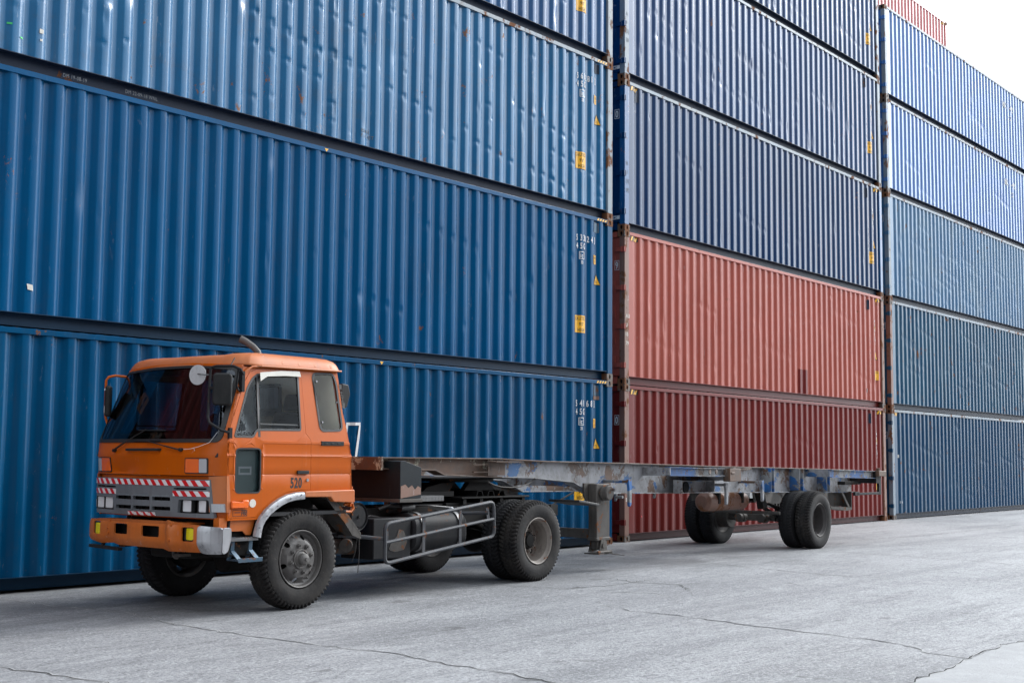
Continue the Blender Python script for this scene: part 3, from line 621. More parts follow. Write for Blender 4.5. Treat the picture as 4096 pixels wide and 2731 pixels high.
def chalk(box, t, x, z, h, y, sx=.8, mat='chalk'):
    flat_on([off2(text_geo(t, h, sx, 0), x, z)], lambda u, v: Vector((u, y, v)), (), 'chalk_writing', mat, box.o)
chalk(A[2], 'DM 19-08-19', 1.19, .028, .045, .034); chalk(A[2], 'DM 22-09-18 WNL', 2.02, .028, .045, .034)
chalk(A[0], '(5)', .62, .028, .045, .034)
A[2].text('RS 011', 5.9, .35, .05, .9, 'chalk', 'chalk_writing'); A[2].text('P. 10 GT', 5.9, .28, .05, .9, 'chalk', 'chalk_writing')
bx, by, br = .803, .2895, .0128
B = []
B.append(Box('maroon container at the ground in the middle stack, behind the trailer', bx, by, 0, br, H, 'Br', 'Br', 'rail_maroon', 'post_rust', 10, .0012, 21, True, grp(1)))
B.append(Box('salmon red container second up in the middle stack, on the maroon one', bx, by, H, br, H, 'Bp', 'Bp', 'Br', 'post_rust', 26, .0015, 23, True, grp(1)))
B.append(Box('navy container third up in the middle stack, resting on the salmon one', bx, by, 2*H, br, H, 'Bn2', 'post_grey', 'rail_dark', 'A4', 10, .001, 25, True, grp(1)))
B.append(Box('navy container fourth up in the middle stack with scuffed lower ribs', bx, by, 3*H, br, H, 'Bn', 'post_grey', 'rail_dark', 'post_grey', 50, .0025, 27, True, grp(1)))
B.append(Box('navy container highest in the middle stack, cut by the photo top', bx, by, 4*H, br, H, 'Bn', 'post_grey', 'rail_dark', 'post_grey', 30, .002, 29, True, grp(1)))
def endnum(box, t, y, z, h=.13, boxed=True, mat='white'):
    fn = lambda u, v: Vector((.010, u, v)); n = len(t); w_ = h*.62
    # read from the -x side: letters run towards -y
    fm = lambda u, v: Vector((.0105, -u, v))
    parts = [off2(text_geo(c, h, .66), -y+(i-n+1)*.19, z) for i, c in enumerate(t)]
    if boxed: parts += frame2(-y-.02, -y+.085, z-.025, z+h+.025, .008)
    flat_on(parts, fm, (), 'end_number', mat, box.o)
for q, t in zip(B, ('40', '09', '50', '41', '22')): endnum(q, t, .215, H-.72)
for q in B:
    q.vtext('45G1', CL-.62, 2.25, .075, .115); q.sign(CL-.60, CL-.50, 1.98, 2.11, ['2.9m', "9'6\""], 'height_label')
    q.on(frame2(CL-.60, CL-.51, 1.68, 1.80, .01)+[off2(text_geo('ic', .07, .7), CL-.59, 1.70), off2(text_geo('33', .05, .7), CL-.59, 1.60)], 'white', 'registry_mark')
for q, n in zip(B, ('4024401', '4044209', '4531250', '4026141', '4037722')): q.vtext(n, CL-.86, 1.72, .085, .15)
for q in B[1:]: q.tri(CL-.58, CL-.40, 1.22, 1.46)
B[0].sign(CL-.66, CL-.36, .80, 1.13, ['CAUTION', "9'6\"", 'HIGH']); B[1].sign(CL-.62, CL-.38, .70, .93, ['CAUTION', "9'6\"", 'HIGH'])
for q in B[2:]: q.sign(CL-.80, CL-.50, .80, 1.10, ['CAUTION', "9'6\"", 'HIGH'])
for q in B[:3]: q.hazard(.21, .50, H-.17, H-.085, 3, conform=True); q.hazard(CL-.47, CL-.24, H-.17, H-.085, 2, conform=True)
for q in B[:4]: q.on([rect2(CL-1.03, CL-.95, H-.42, H-.17)], 'rail_dark', 'vent_cover', None, .02)
B[2].on([rect2(.42, .50, H-.36, H-.14)], 'rail_dark', 'vent_cover', None, .02)
B[1].on([rect2(CL-1.14, CL-1.03, .35, .46)], 'white', 'sticker'); B[1].on([rect2(7.25, 7.72, .17, .72)], 'Br', 'repaired_patch', None, .0)
B[0].on([rect2(.57, .60, .44, .47)], 'red_tape', 'sticker')
for q, t in ((B[0], ('AU', '15', '76', '89')), (B[1], ('AU', 'U', '15', '79')), (B[2], ('N', 'U', '(5)', '(8)')), (B[3], ('A', '4', '(5)', '20'))):
    for i, c in enumerate(t): flat_on([off2(text_geo(c, .07, .9), .045, 1.25-i*.17)], lambda u, v: Vector((u, .0025, v)), (), 'chalk_writing', 'disc' if q in B[:2] else 'chalk', q.o)
for q in B[2:4]: flat_on([rect2(-.30, -.12, .22, .29)], lambda u, v: Vector((.0105, -u, v)), (), 'maker_plate', 'white', q.o); flat_on([off2(text_geo('MC', .05, .8), -.26, .23)], lambda u, v: Vector((.0095, -u, v)), (), 'maker_letters', 'A2', q.o)
cx_, cy_, cr0 = 13.6144, .5378, .005
C = []; zz = 0
for i, (lb, mt, h, dn, wv, po) in enumerate((
    ('weathered blue container at the ground in the right stack', 'C1', H, 40, .003, 'post_grey'),
    ('teal blue container second up in the right stack with dented ribs', 'C2', H, 70, .004, 'post_rust'),
    ('chalky pale blue container third up in the right stack', 'C3', H, 60, .005, 'post_grey'),
    ('grey blue lower-height container fourth up in the right stack', 'C4', H2, 20, .003, 'post_grey'),
    ('grey blue lower-height container on top of the right stack, against the sky', 'C4', H2, 12, .003, 'post_grey'))):
    C.append(Box(lb, cx_, cy_, zz, cr0, h, mt, 'post_grey', 'rail_dark', po, dn, wv, 40+i, True, grp(2))); zz += h
for q, t in zip(C, '57705'): endnum(q, t, .225, q.H-.72 if q.H < 2.7 else q.H-.75)
C[0].hazard(.2, .46, H-.17, H-.085, 3, conform=True)
for q in (C[0], C[2]): q.on([rect2(.66, .73, H-.42, H-.17)], 'rail_dark', 'vent_cover', None, .02)
C[0].text('1 A', .5, .42, .06, 1); C[0].on([rect2(.44, .50, 1.62, 1.70)], 'disc', 'sticker')
for q in C[3:]:
    q.text('MSC', 9.5, q.H-.66, .17, 1.0, 'white', 'letter_marking') if False else q.on([off2(text_geo('MS', .2, 1.35), 9.6, q.H-.70), off2(text_geo('42', .2, 1.1), 10.35, q.H-.70), off2(text_geo('42', .16, 1.1), 10.2, q.H-1.02)], 'white', 'letter_marking')
R6 = Box('bright red container behind the right stack, seen above its top edge', 25.9-CL, 3.3, 5*H-.06, .005, H, 'R6', 'R6', 'R6', 'R6', 0, 0, 0)
R6.tri(CL-.70, CL-.50, 1.05, 1.3); R6.hazard(CL-.47, CL-.24, H-.17, H-.085, 2, conform=True)
# ------------------------------------------------------------------ wheels
def tyre_mesh(worn=0):
    half = [(-.74, .287), (-.92, .300), (-1.0, .335), (-1.04, .375), (-1.03, .415), (-.98, .448), (-.955, .455), (-.95, .468), (-.90, .484), (-.80, .493), (-.66, .4985), (-.52, .5015), (-.38, .503), (-.30, .5035), (-.22, .504), (-.12, .5045), (-.04, .505)]
    pr = half+[(-a, b) for a, b in reversed(half)]; W_ = .131; n = 300; vs = []
    for i, (a, r) in enumerate(pr):
        for k in range(n):
            rr = r; y = a; t = k/n
            aa = abs(a); ph = (t*60+(.5 if a > 0 else 0)) % 1
            sh = (t*60+(.25 if a > 0 else 0)+aa*.9) % 1
            if .5 < aa < .97 and r > .45: rr -= (.022 if sh < .42 else 0)*(1-worn)*(1 if aa > .6 else .6)
            if r > .45 and aa >= .93 and sh < .42: y = a*.955
            z1 = abs(aa-.30-.05*(1 if ph < .5 else -1)); 
            if z1 < .06 and r > .45: rr -= .010*(1-worn)
            if aa < .5 and (t*60+aa*1.6) % 1 < .26: rr -= .005*(1-worn)
            if r < .45 and .9 < aa: rr += .0012*math.sin(k*.5)
            c = 2*math.pi*t; fl = 0
            x, z = rr*math.cos(c), rr*math.sin(c)
            if z < -.488: z = -.488-(z+.488)*-.25; y *= 1.02
            vs.append((x, y*W_, z))
    m = MB(); P = len(pr); m.add(vs, [(i*n+k, i*n+(k+1) % n, (i+1)*n+(k+1) % n, (i+1)*n+k) for i in range(P-1) for k in range(n)])
    return m.mesh('tyre', 38)
TY = tyre_mesh(); TYW = tyre_mesh(.45)
def ring_pts(u, v): return math.hypot(u, v)
def disc_sheet(prof_, rout, holes, th=.010):
    m = MB()
    def fn(u, v, d):
        r = math.hypot(u, v); y = prof_[-1][1]
        for (r0, y0), (r1, y1) in zip(prof_, prof_[1:]):
            if r0 <= r <= r1: y = y0+(y1-y0)*(r-r0)/(r1-r0); break
        return (u, y+d, v)
    st = [i*.03-.27 for i in range(19)]
    m.sheet(circ(0, 0, rout, 64), holes, fn, th, st, st); return m
def wheel_mesh(kind):
    """outer face towards -y; y=0 is the tyre's middle plane"""
    m = MB()
    if kind == 'front':
        m.lathe([(.288, -.118), (.281, -.125), (.272, -.118), (.266, -.098), (.262, -.085), (.262, .09), (.285, .118), (.292, .118), (.292, .108)], n=64)
        hs = [circ(.212*math.cos(R(a)), .212*math.sin(R(a)), .026, 10) for a in range(18, 378, 60)]
        d = disc_sheet([(0, -.115), (.16, -.115), (.185, -.112), (.205, -.088), (.232, -.060), (.250, -.068), (.263, -.080)], .262, hs); m.add(d.v, d.f)
    else:
        m.lathe([(.290, -.118), (.283, -.126), (.273, -.120), (.268, -.098), (.258, -.080), (.250, -.070), (.246, .04), (.240, .088), (.262, .10), (.285, .118), (.292, .118)], n=64)
        hs = [circ(.185*math.cos(R(a)), .185*math.sin(R(a)), .032, 10) for a in range(10, 370, 60)] if kind == 'drive' else []
        d = disc_sheet([(0, .065), (.15, .065), (.20, .080), (.245, .085)], .245, hs); m.add(d.v, d.f)
    return m.mesh('wheel', 30)
def hub_mesh(kind):
    m = MB()
    if kind == 'front':
        m.lathe([(.100, -.115), (.098, -.128), (.086, -.130), (.080, -.122), (.078, -.122), (.060, -.135), (.058, -.175), (.048, -.190), (.022, -.200), (.001, -.202)], n=32); m.cyl((0, -.198, 0), (0, -.214, 0), .02, 6)
    else:
        m.lathe([(.11, .065), (.108, .035), (.095, .02), (.08, .018), (.076, .0), (.06, -.005), (.001, -.006)], n=28)
        for k in range(8): a = 2*math.pi*k/8; m.cyl((.088*math.cos(a), .02, .088*math.sin(a)), (.088*math.cos(a), .008, .088*math.sin(a)), .008, 6)
    return m.mesh('hub', 30)
def nut_mesh(kind):
    m = MB(); y = -.113 if kind == 'front' else .062
    m.cyl((0, y, 0), (0, y-.022, 0), .021, 6); m.cyl((0, y-.022, 0), (0, y-.042, 0), .0105, 8); m.cyl((0, y, 0), (0, y-.006, 0), .027, 12); return m.mesh('wheel_nut', 30)
WM = {k: wheel_mesh(k) for k in ('front', 'drive', 'trailer')}; HM = {k: hub_mesh(k) for k in ('front', 'drive')}; NM = {k: nut_mesh(k) for k in ('front', 'drive')}
def wheel(parent, kind, x, y, mat, far=False, tmat='tyre', tm=None, rot=0):
    w_ = link('wheel', WM[kind], mat, parent, 0, None, (x, y, .496)); w_.rotation_euler = (0, 0, math.pi if far else 0)
    t = link('tyre', tm or TY, tmat, w_, 0)
    if kind != 'trailer':
        link('hub', HM[kind], 'rimf' if kind == 'front' else 'grime', w_)
        if not far:
            for k in range(8):
                a = 2*math.pi*(k+.3)/8; rr = .137 if kind == 'front' else .135; link('wheel_nut', NM[kind], mat, w_, 0, None, (rr*math.cos(a), 0, rr*math.sin(a)))
    return w_
AL = R(1.2); ORG = (-10.16, -3.30, 0)
# ------------------------------------------------------------------ tractor
T = thing('tractor_truck', 'old orange cab-over tractor truck with dented nose, numbered 520, coupled to a skeletal trailer', 'truck', ORG, AL)
W = 2.05
def lerpt(z, zs, xs):
    if z <= zs[0]: return xs[0]
    for i in range(len(zs)-1):
        if z <= zs[i+1]: return xs[i]+(xs[i+1]-xs[i])*(z-zs[i])/(zs[i+1]-zs[i])
    return xs[-1]
def ysd(z): return 0.0 if z < 1.65 else .12*((z-1.65)/.75)
def xsd(z): return lerpt(z, (.9, 1.33, 1.52, 1.65, 2.2, 2.38, 2.6), (-.955, -.97, -.985, -.985, -.80, -.735, -.70))
def xct(z): return lerpt(z, (.9, 1.33, 1.52, 1.62, 2.40, 2.6), (-1.14, -1.165, -1.165, -1.13, -.86, -.82))
def bump1(a, b, c, s): return math.exp(-((a-b)/s)**2) if False else math.exp(-((a-b)**2)/(s*s))
def dentf(y, z): return .045*math.exp(-((y-1.42)/.26)**2-((z-1.36)/.045)**2)+.018*math.exp(-((y-1.30)/.35)**2-((z-1.42)/.06)**2)-.012*math.exp(-((y-1.2)/.12)**2-((z-1.35)/.02)**2)
def xfr(y, z):
    t = min(1, abs((y-W/2)/(W/2-ysd(z)))); return xct(z)+(xsd(z)-xct(z))*(.45*t*t+.55*t**10)+dentf(y, z)
def front(off=0): return lambda u, v, d: Vector((xfr(u, v)+off+d, u, v))
def crz(v):  # pressed crease lines of the side panels
    y = 0
    if 1.50 < v < 1.535: y += .006*(1-abs(v-1.5175)/.0175)
    if 1.327 < v < 1.345: y -= .005*(1-abs(v-1.336)/.009)
    if 1.640 < v < 1.665: y += .004
    return y
def side(far=False, off=0):
    if far: return lambda u, v, d: Vector((u, W-ysd(v)+off-d, v))
    return lambda u, v, d: Vector((u, ysd(v)-crz(v)-off+d, v))
YS = [i*W/26 for i in range(27)]+[.03, .06, .09, W-.03, W-.06, W-.09]; ZS = [.95+i*.05 for i in range(34)]+[1.325, 1.336, 1.347, 1.505, 1.5175, 1.53]
ZSD = [1.0, 1.1, 1.2, 1.325, 1.336, 1.347, 1.42, 1.497, 1.505, 1.5175, 1.53, 1.54, 1.60, 1.638, 1.641, 1.664, 1.667, 1.8, 1.95, 2.1, 2.25]; XSD = [-.9, -.7, -.5, -.3, -.1, .1, .3, .5]
WS = rnd_poly([(.040, 1.640), (W-.040, 1.640), (W-.105, 2.372), (W/2+.3, 2.408), (W/2-.3, 2.408), (.105, 2.372)], .075, 5)
WSI = rnd_poly([(.085, 1.675), (W-.085, 1.675), (W-.140, 2.350), (W/2+.3, 2.382), (W/2-.3, 2.382), (.140, 2.350)], .07, 5)
# shell: front skin + two sides with door openings + rear wall
shell = MB()
shell.sheet([(0, 1.325), (W, 1.325), (W, 1.65), (W-.12, 2.40), (W/2+.3, 2.43), (W/2-.3, 2.43), (.12, 2.40), (0, 1.65)], [WS], front(), .02, YS, ZS)
shell.sheet([(0.0, .915), (W, .915), (W, 1.318), (0, 1.318)], [[(.14, .94), (W-.14, .94), (W-.14, 1.27), (.14, 1.27)]], front(.03), .02, YS, ZS)
DOOR = [(-.948, .925), (-.610, .925), (-.585, .955), (-.53, 1.0), (-.444, 1.062), (-.325, 1.125), (-.204, 1.162), (-.016, 1.180), (.098, 1.183), (.094, 1.45), (.088, 1.687), (.030, 1.748), (.034, 2.385), (-.544, 2.372), (-.647, 2.333), (-.728, 2.225), (-.951, 1.754), (-.968, 1.648)]
RW = rnd_poly([(.185, 2.365), (.480, 2.378), (.515, 2.28), (.545, 1.79), (.235, 1.778)], .06, 5)
SIDE = [(-.957, .905), (-.59, .905), (-.56, .935), (-.444, 1.02), (-.325, 1.085), (-.204, 1.125), (-.016, 1.145), (.68, 1.155), (.665, 1.347), (.664, 1.51), (.628, 1.638), (.608, 1.812), (.572, 1.975), (.555, 2.28), (.545, 2.405), (-.735, 2.385), (-.80, 2.2), (-.985, 1.65), (-.985, 1.52), (-.97, 1.33)]
for far in (False, True): shell.sheet(SIDE, [DOOR, RW], side(far), .02, XSD, ZSD)
rear = [(.68, 1.0), (.68, 1.155), (.665, 1.347), (.664, 1.51), (.628, 1.638), (.608, 1.812), (.572, 1.975), (.555, 2.28), (.545, 2.405)]
def rearfn(u, v, d): return Vector((lerpt(v, [p[1] for p in rear], [p[0] for p in rear])-d, u, v))
shell.sheet([(0, 1.0), (W, 1.0), (W, 1.65), (W-.12, 2.405), (.12, 2.405), (0, 1.65)], [rrect(.975, 1.315, 2.03, 2.265, .02)], rearfn, .02, [.3, .6, 1, 1.4, 1.8], [1.2, 1.347, 1.51, 1.638, 1.812, 1.975, 2.28])
CAB = shell.build('cab_body', 'orange', T, 0, 28)
m = MB(); m.box(-.9, .66, .02, W-.02, .93, .965); m.box(-.5, .6, .5, W-.5, .965, 1.15); m.build('cab_floor', 'dark_in', T)
# roof
def roof_loop(dd, z):
    P = []; y0 = .12-.03
    for i in range(15): t = -1+2*i/14; P.append((-.745-.115*(1-abs(t)**2.4)-.004, W/2+t*(W/2-.17)))
    for i in range(1, 5): a = R(90*i/5); P.append((-.745+.06*math.sin(a)*1.3-.004, W-.17+.075*math.sin(a)))
    P += [(-.66+1.18*i/8, W-y0) for i in range(9)]
    P += [(.56, W-.11), (.585, W-.17)]
    P += [(.585, W-.17-(W-.34)*i/8) for i in range(1, 9)]
    P += [(.56, .11)]
    P += [(.52-1.18*i/8, y0) for i in range(9)]
    for i in range(4, 0, -1): a = R(90*i/5); P.append((-.745+.06*math.sin(a)*1.3-.004, .17-.075*math.sin(a)))
    cx, cy, hx, hy = -.10, W/2, .70, W/2
    return [(cx+(x-cx)*(1-dd/hx*(1.5 if x < cx else 1)), cy+(y-cy)*(1-dd/hy), z+(.012 if abs(x-.1) < .9 else 0)) for x, y in P]
m = MB(); rings = [roof_loop(*q) for q in ((-.002, 2.388), (-.004, 2.398), (.0, 2.410), (.008, 2.432), (.022, 2.460), (.048, 2.490), (.10, 2.515), (.18, 2.528), (.30, 2.540), (.45, 2.548))]
n = len(rings[0]); vs = [p for g_ in rings for p in g_]+[(-.10, W/2, 2.562)]
m.add(vs, [(i*n+k, i*n+(k+1) % n, (i+1)*n+(k+1) % n, (i+1)*n+k) for i in range(len(rings)-1) for k in range(n)]+[((len(rings)-1)*n+k, (len(rings)-1)*n+(k+1) % n, len(vs)-1) for k in range(n)])
RF = m.build('roof', 'orange_old', T, 0, 50)
for x in (-.225, -.005, .215, .435):
    m = MB(); m.prism([(.10, 2.425), (.091, 2.432), (.104, 2.462), (.128, 2.488), (.16, 2.500), (.16, 2.48)], x-.016, x+.016, 'yz'); m.build('roof_rib', 'orange_old', RF, .004)
m = MB(); m.tube([(-.80, .082, 2.18), (-.755, .088, 2.27), (-.70, .088, 2.345), (-.63, .086, 2.385), (-.5, .083, 2.398), (0, .082, 2.404), (.57, .082, 2.408)], .011, 6); m.build('drip_rail', 'orange_old', T)
# windshield
m = MB(); m.sheet(WS, [WSI], front(-.010), .022, YS, ZS); WR = m.build('windshield_rubber', 'rubber', T)
m = MB(); m.sheet(WSI, [], front(-.002), .004, YS, ZS); m.build('windshield', 'wsglass', T)
# doors
WIN = rnd_poly([(-.905, 1.690), (-.655, 1.690), (-.610, 1.760), (-.030, 1.768), (-.005, 2.350), (-.545, 2.325), (-.617, 2.285), (-.695, 2.182)], .035, 4)
def inset(P, d):
    c = Vector((sum(p[0] for p in P)/len(P), sum(p[1] for p in P)/len(P))); o = []; n = len(P)
    for i in range(n):
        a, b = Vector(P[i-1]), Vector(P[(i+1) % n]); t = (b-a).normalized(); nn = Vector((-t.y, t.x))
        q = Vector(P[i])+nn*d
        o.append(tuple(q))
    return o
def area(P): return sum(P[i][0]*P[(i+1) % len(P)][1]-P[(i+1) % len(P)][0]*P[i][1] for i in range(len(P)))
def ins(P, d): return inset(P, d if area(P) > 0 else -d)
PEEP = rnd_poly([(-.884, 1.592), (-.563, 1.594), (-.561, 1.155), (-.880, 1.157)], .055, 5)
def doorside(far, off=0):
    b = side(far, off)
    def f(u, v, d):
        p = b(u, v, d)
        if not far:   # raised frame round the kerb window
            dx = max(-.884-u, u+.561, 0); dz = max(1.155-v, v-1.594, 0); q = math.hypot(dx, dz)
            if dx+dz > 0 and q < .03: p.y -= .008*(1-abs(q-.015)/.015)
        return p
    return f
XD = XSD+[-.545, -.535, -.525, -.90, -.91]; 
for far in (False, True):
    m = MB(); holes = [WIN]+([PEEP] if not far else [])
    m.sheet(ins(DOOR, .004), holes, doorside(far, .001), .02, XD, ZSD)
    D_ = m.build('door', 'orange', T, 0, 25)
    m = MB(); m.sheet(WIN, [ins(WIN, .022)], side(far, .004), .018, (), (1.8, 2.0, 2.2)); 
    fz = lambda z: side(far, .005)(0, z, 0).y
    m.build('window_seal', 'rubber', D_)
    m = MB(); m.sheet(ins(WIN, .015), [], side(far, -.006), .004, (), (1.8, 2.0, 2.2)); m.build('window_glass', 'glass', D_)
    m = MB(); m.sheet([(-.600, 1.70), (-.572, 1.70), (-.535, 2.325), (-.563, 2.32)], [], side(far, .003), .02, (), (1.8, 2.0, 2.2)); m.sheet([(-.59, 1.822), (-.03, 1.822), (-.03, 1.836), (-.59, 1.836)], [], side(far, -.008), .01); m.build('vent_post', 'rubber', D_)
    m = MB(); m.sheet([(-.05, 1.77), (-.03, 1.77), (-.014, 2.34), (-.034, 2.34)], [], side(far, -.002), .01, (), (1.9, 2.1)); m.build('window_channel', 'rubber', D_)
    if not far:
        m = MB(); m.sheet(PEEP, [ins(PEEP, .014)], side(False, .004), .016); m.build('kerb_window_seal', 'rubber', D_)
        m = MB(); m.sheet(ins(PEEP, .008), [], side(False, -.004), .004); m.build('kerb_window', 'glass', D_); m = MB(); m.box(-.95, -.50, .026, .031, 1.12, 1.63); m.build('kerb_window_backing', M_teal, D_)
        # lettering seen dimly behind the kerb window
        flat_on([rect2(-.885, -.86, 1.34, 1.41)]+frame2(-.82, -.66, 1.335, 1.415, .02), lambda u, v: Vector((u, .0245, v)), (), 'faded_lettering', 'chalk', D_)
        m = MB(); m.box(-.10, .055, -.020, -.004, 1.340, 1.374); m.box(-.098, .053, -.006, 0, 1.343, 1.371); m.build('door_handle', 'plastic', D_, .009)
        m = MB(); m.cyl((.046, 0.002, 1.279), (.046, -.010, 1.279), .016, 16); m.build('door_lock', 'chrome', D_)
        flat_on([off2(text_geo('520', .097, .68, .035), -.178, 1.206)], lambda u, v: Vector((u, -.003, v)), (), 'number_marking', 'black_ink', D_)
        m = MB(); m.sheet([(-.532, 2.335), (-.25, 2.366), (-.008, 2.374), (.006, 2.32), (-.20, 2.318), (-.438, 2.300), (-.470, 2.285), (-.536, 2.248)], [], side(False, .028), .004, (-.4, -.2), (2.3, 2.35)); m.build('window_visor', 'disc', D_)
# rear quarter glass
for far in (False, True):
    m = MB(); m.sheet(ins(RW, -.012), [ins(RW, .012)], side(far, .005), .012, (), (1.8, 2.0, 2.2)); m.build('quarter_window_seal', 'rubber', T)
    m = MB(); m.sheet(RW, [], side(far, -.004), .004, (), (1.8, 2.0, 2.2)); q = m.build('quarter_window', 'glass', T)
for x, z in ((.229, 2.286), (.489, 2.081), (.26, 1.865)):
    m = MB(); m.cyl((x, ysd(z)-.004, z), (x, ysd(z)-.016, z), .010, 10); m.build('window_clip', 'chrome', T)
m = MB(); m.box(.226, .546, -.008, .003, 1.628, 1.672)
for k in range(3): m.box(.27+k*.09, .31+k*.09, -.010, -.006, 1.640, 1.655)
m.build('air_vent_strip', 'plastic', T, .003)
# interior
def inner(u, v, d): return Vector((u, W-ysd(v)-.05-d, v))
m = MB(); m.sheet([(-.93, .97), (.62, .97), (.60, 1.65), (.52, 2.37), (-.68, 2.37), (-.93, 1.65)], [rnd_poly([(-.80, 1.74), (-.04, 1.76), (-.03, 2.30), (-.58, 2.30)], .03), RW], inner, .01, (), ZSD); m.build('door_lining', 'cream', T)
m = MB(); m.sheet([(.06, 1.0), (W-.06, 1.0), (W-.06, 1.65), (W-.16, 2.37), (.16, 2.37), (.06, 1.65)], [rrect(.975, 1.315, 2.03, 2.265, .02)], lambda u, v, d: rearfn(u, v, 0)-Vector((.04+d, 0, 0)), .01); m.build('rear_lining', 'cream', T)
m = MB(); m.sheet(rrect(.93, 1.395, 1.955, 2.30, .04), [rrect(.975, 1.315, 2.03, 2.265, .02)], lambda u, v, d: rearfn(u, v, 0)-Vector((.052+d, 0, 0)), .012); RWF = m.build('rear_window_frame', 'rubber', T)
m = MB(); m.sheet(rrect(.97, 1.32, 2.025, 2.27, .02), [], lambda u, v, d: rearfn(u, v, 0)-Vector((.02+d, 0, 0)), .004); m.build('reflecting_rear_pane', M_pane, RWF)  # pane colour imitates bright glass reflection as well as dust
m = MB(); m.box(-.70, .52, .2, W-.2, 2.375, 2.385); m.build('headlining', 'cream', T)
m = MB(); m.prism([(-1.06, 1.50), (-.72, 1.50), (-.70, 1.60), (-.76, 1.66), (-1.0, 1.64)], .06, W-.06, 'xz'); m.build('dashboard', 'dark_in', T, .01)
for y in (.50, 1.55):
    m = MB(); m.box(-.42, .12, y-.24, y+.24, 1.22, 1.36); m.prism([(.06, 1.34), (.20, 1.34), (.34, 1.98), (.22, 1.98)], y-.23, y+.23, 'xz'); m.prism([(.24, 1.99), (.34, 1.99), (.36, 2.16), (.28, 2.17)], y-.13, y+.13, 'xz'); m.build('seat', 'seat', T, .03)
m = MB(); cw = Vector((-.52, .52, 1.62)); a1 = Vector((0, 1, 0)); a2 = Vector((.82, 0, .57)).normalized(); P = [cw+(a1*math.cos(2*math.pi*k/28)+a2*math.sin(2*math.pi*k/28))*.23 for k in range(28)]; m.tube(P, .014, 8, True); m.bar(cw-a1*.22, cw+a1*.22, .03, .012); m.bar(cw, cw+a2*.22, .03, .012); m.cyl(cw, cw-a1.cross(a2)*-.35, .025, 8); m.build('steering_wheel', 'dark_in', T)
# corner trim, grille, lamps
for s in (0, 1):
    fy = (lambda y: y) if not s else (lambda y: W-y)
    def cp(u, v, d, fy=fy): return Vector((xfr(fy(u), v)-.012+d, fy(u), v))
    m = MB(); m.sheet([(-.0, .978), (.135, .985), (.135, 1.317), (-.0, 1.325)], [], cp, .03, (.03, .06, .09), (1.05, 1.15, 1.25)); 
    m.prism([(-.975, .982), (-.935, .982), (-.935, 1.09), (-.958, 1.325), (-.985, 1.325)], -.010 if not s else W, 0 if not s else W+.010, 'xz'); m.build('corner_panel', 'orange_old', T, 0)
    m = MB(); m.sheet([(.004, .985), (.10, .985), (.105, 1.062), (.008, 1.062)], [], lambda u, v, d, fy=fy: Vector((xfr(fy(u), v)-.026+d, fy(u), v)), .016, (.03, .06, .09)); m.build('corner_lamp', 'clear', T)
    m = MB(); m.sheet(rrect(.147, .420, 1.344, 1.492, .012), [rrect(.156, .411, 1.353, 1.483, .01)], lambda u, v, d, fy=fy: Vector((xfr(fy(u), v)-.012+d, fy(u), v)), .014, (.2, .3, .36)); IH = m.build('indicator_housing', 'rubber', T)
    m = MB(); m.sheet(rrect(.243, .411, 1.353, 1.483, .01), [], lambda u, v, d, fy=fy: Vector((xfr(fy(u), v)-.012+d, fy(u), v)), .010, (.3, .36)); m.build('indicator_lens', 'amber', IH)
    m = MB(); m.sheet(rrect(.156, .240, 1.353, 1.483, .01), [], lambda u, v, d, fy=fy: Vector((xfr(fy(u), v)-.012+d, fy(u), v)), .010, (.2,)); m.build('indicator_lens', 'clear', IH)
mir = lambda P: [(W-a, b) for a, b in P]
HLR = [(.118, .968), (.515, .968), (.495, 1.094), (.132, 1.096)]
SL = [[(a, c), (b, c), (b, d), (a, d)] for c, d in ((1.079, 1.115), (.986, 1.022)) for a, b in ((.60, .875), (.905, 1.175), (1.205, 1.475))]
SLN = [[(.15, 1.193), (.56, 1.190), (.56, 1.206), (.15, 1.210)]]
GO = [(.085, .928), (W-.085, .928), (W-.115, 1.288), (.115, 1.288)]
def gfn(u, v, d): return Vector((xfr(u, v)-.020+d-(.010 if (.955 < v < 1.05 or 1.055 < v < 1.125) and .56 < u < 1.52 else 0), u, v))
m = MB(); m.sheet(GO, [rnd_poly(q, .012, 3) for q in [HLR, mir(HLR)]+SL+SLN+[mir(q) for q in SLN]], gfn, .035, YS, (.95, 1.05, 1.06, 1.12, 1.13, 1.2)); G_ = m.build('grille', 'grey', T, 0, 30)
m = MB(); m.sheet([(.12, .935), (W-.12, .935), (W-.12, 1.28), (.12, 1.28)], [], front(.09), .01, YS, ()); 
for k in range(9): y = .62+k*.105; m.box(xfr(y, 1.05)+.05, xfr(y, 1.05)+.075, y-.006, y+.006, .98, 1.12)
m.build('radiator_backing', 'dark_in', G_)
for y in (.885, 1.19): 
    m = MB(); m.box(xfr(y, 1)-.035, xfr(y, 1), y-.014, y+.014, .98, 1.12); m.build('grille_rib', 'grey', G_, .004)
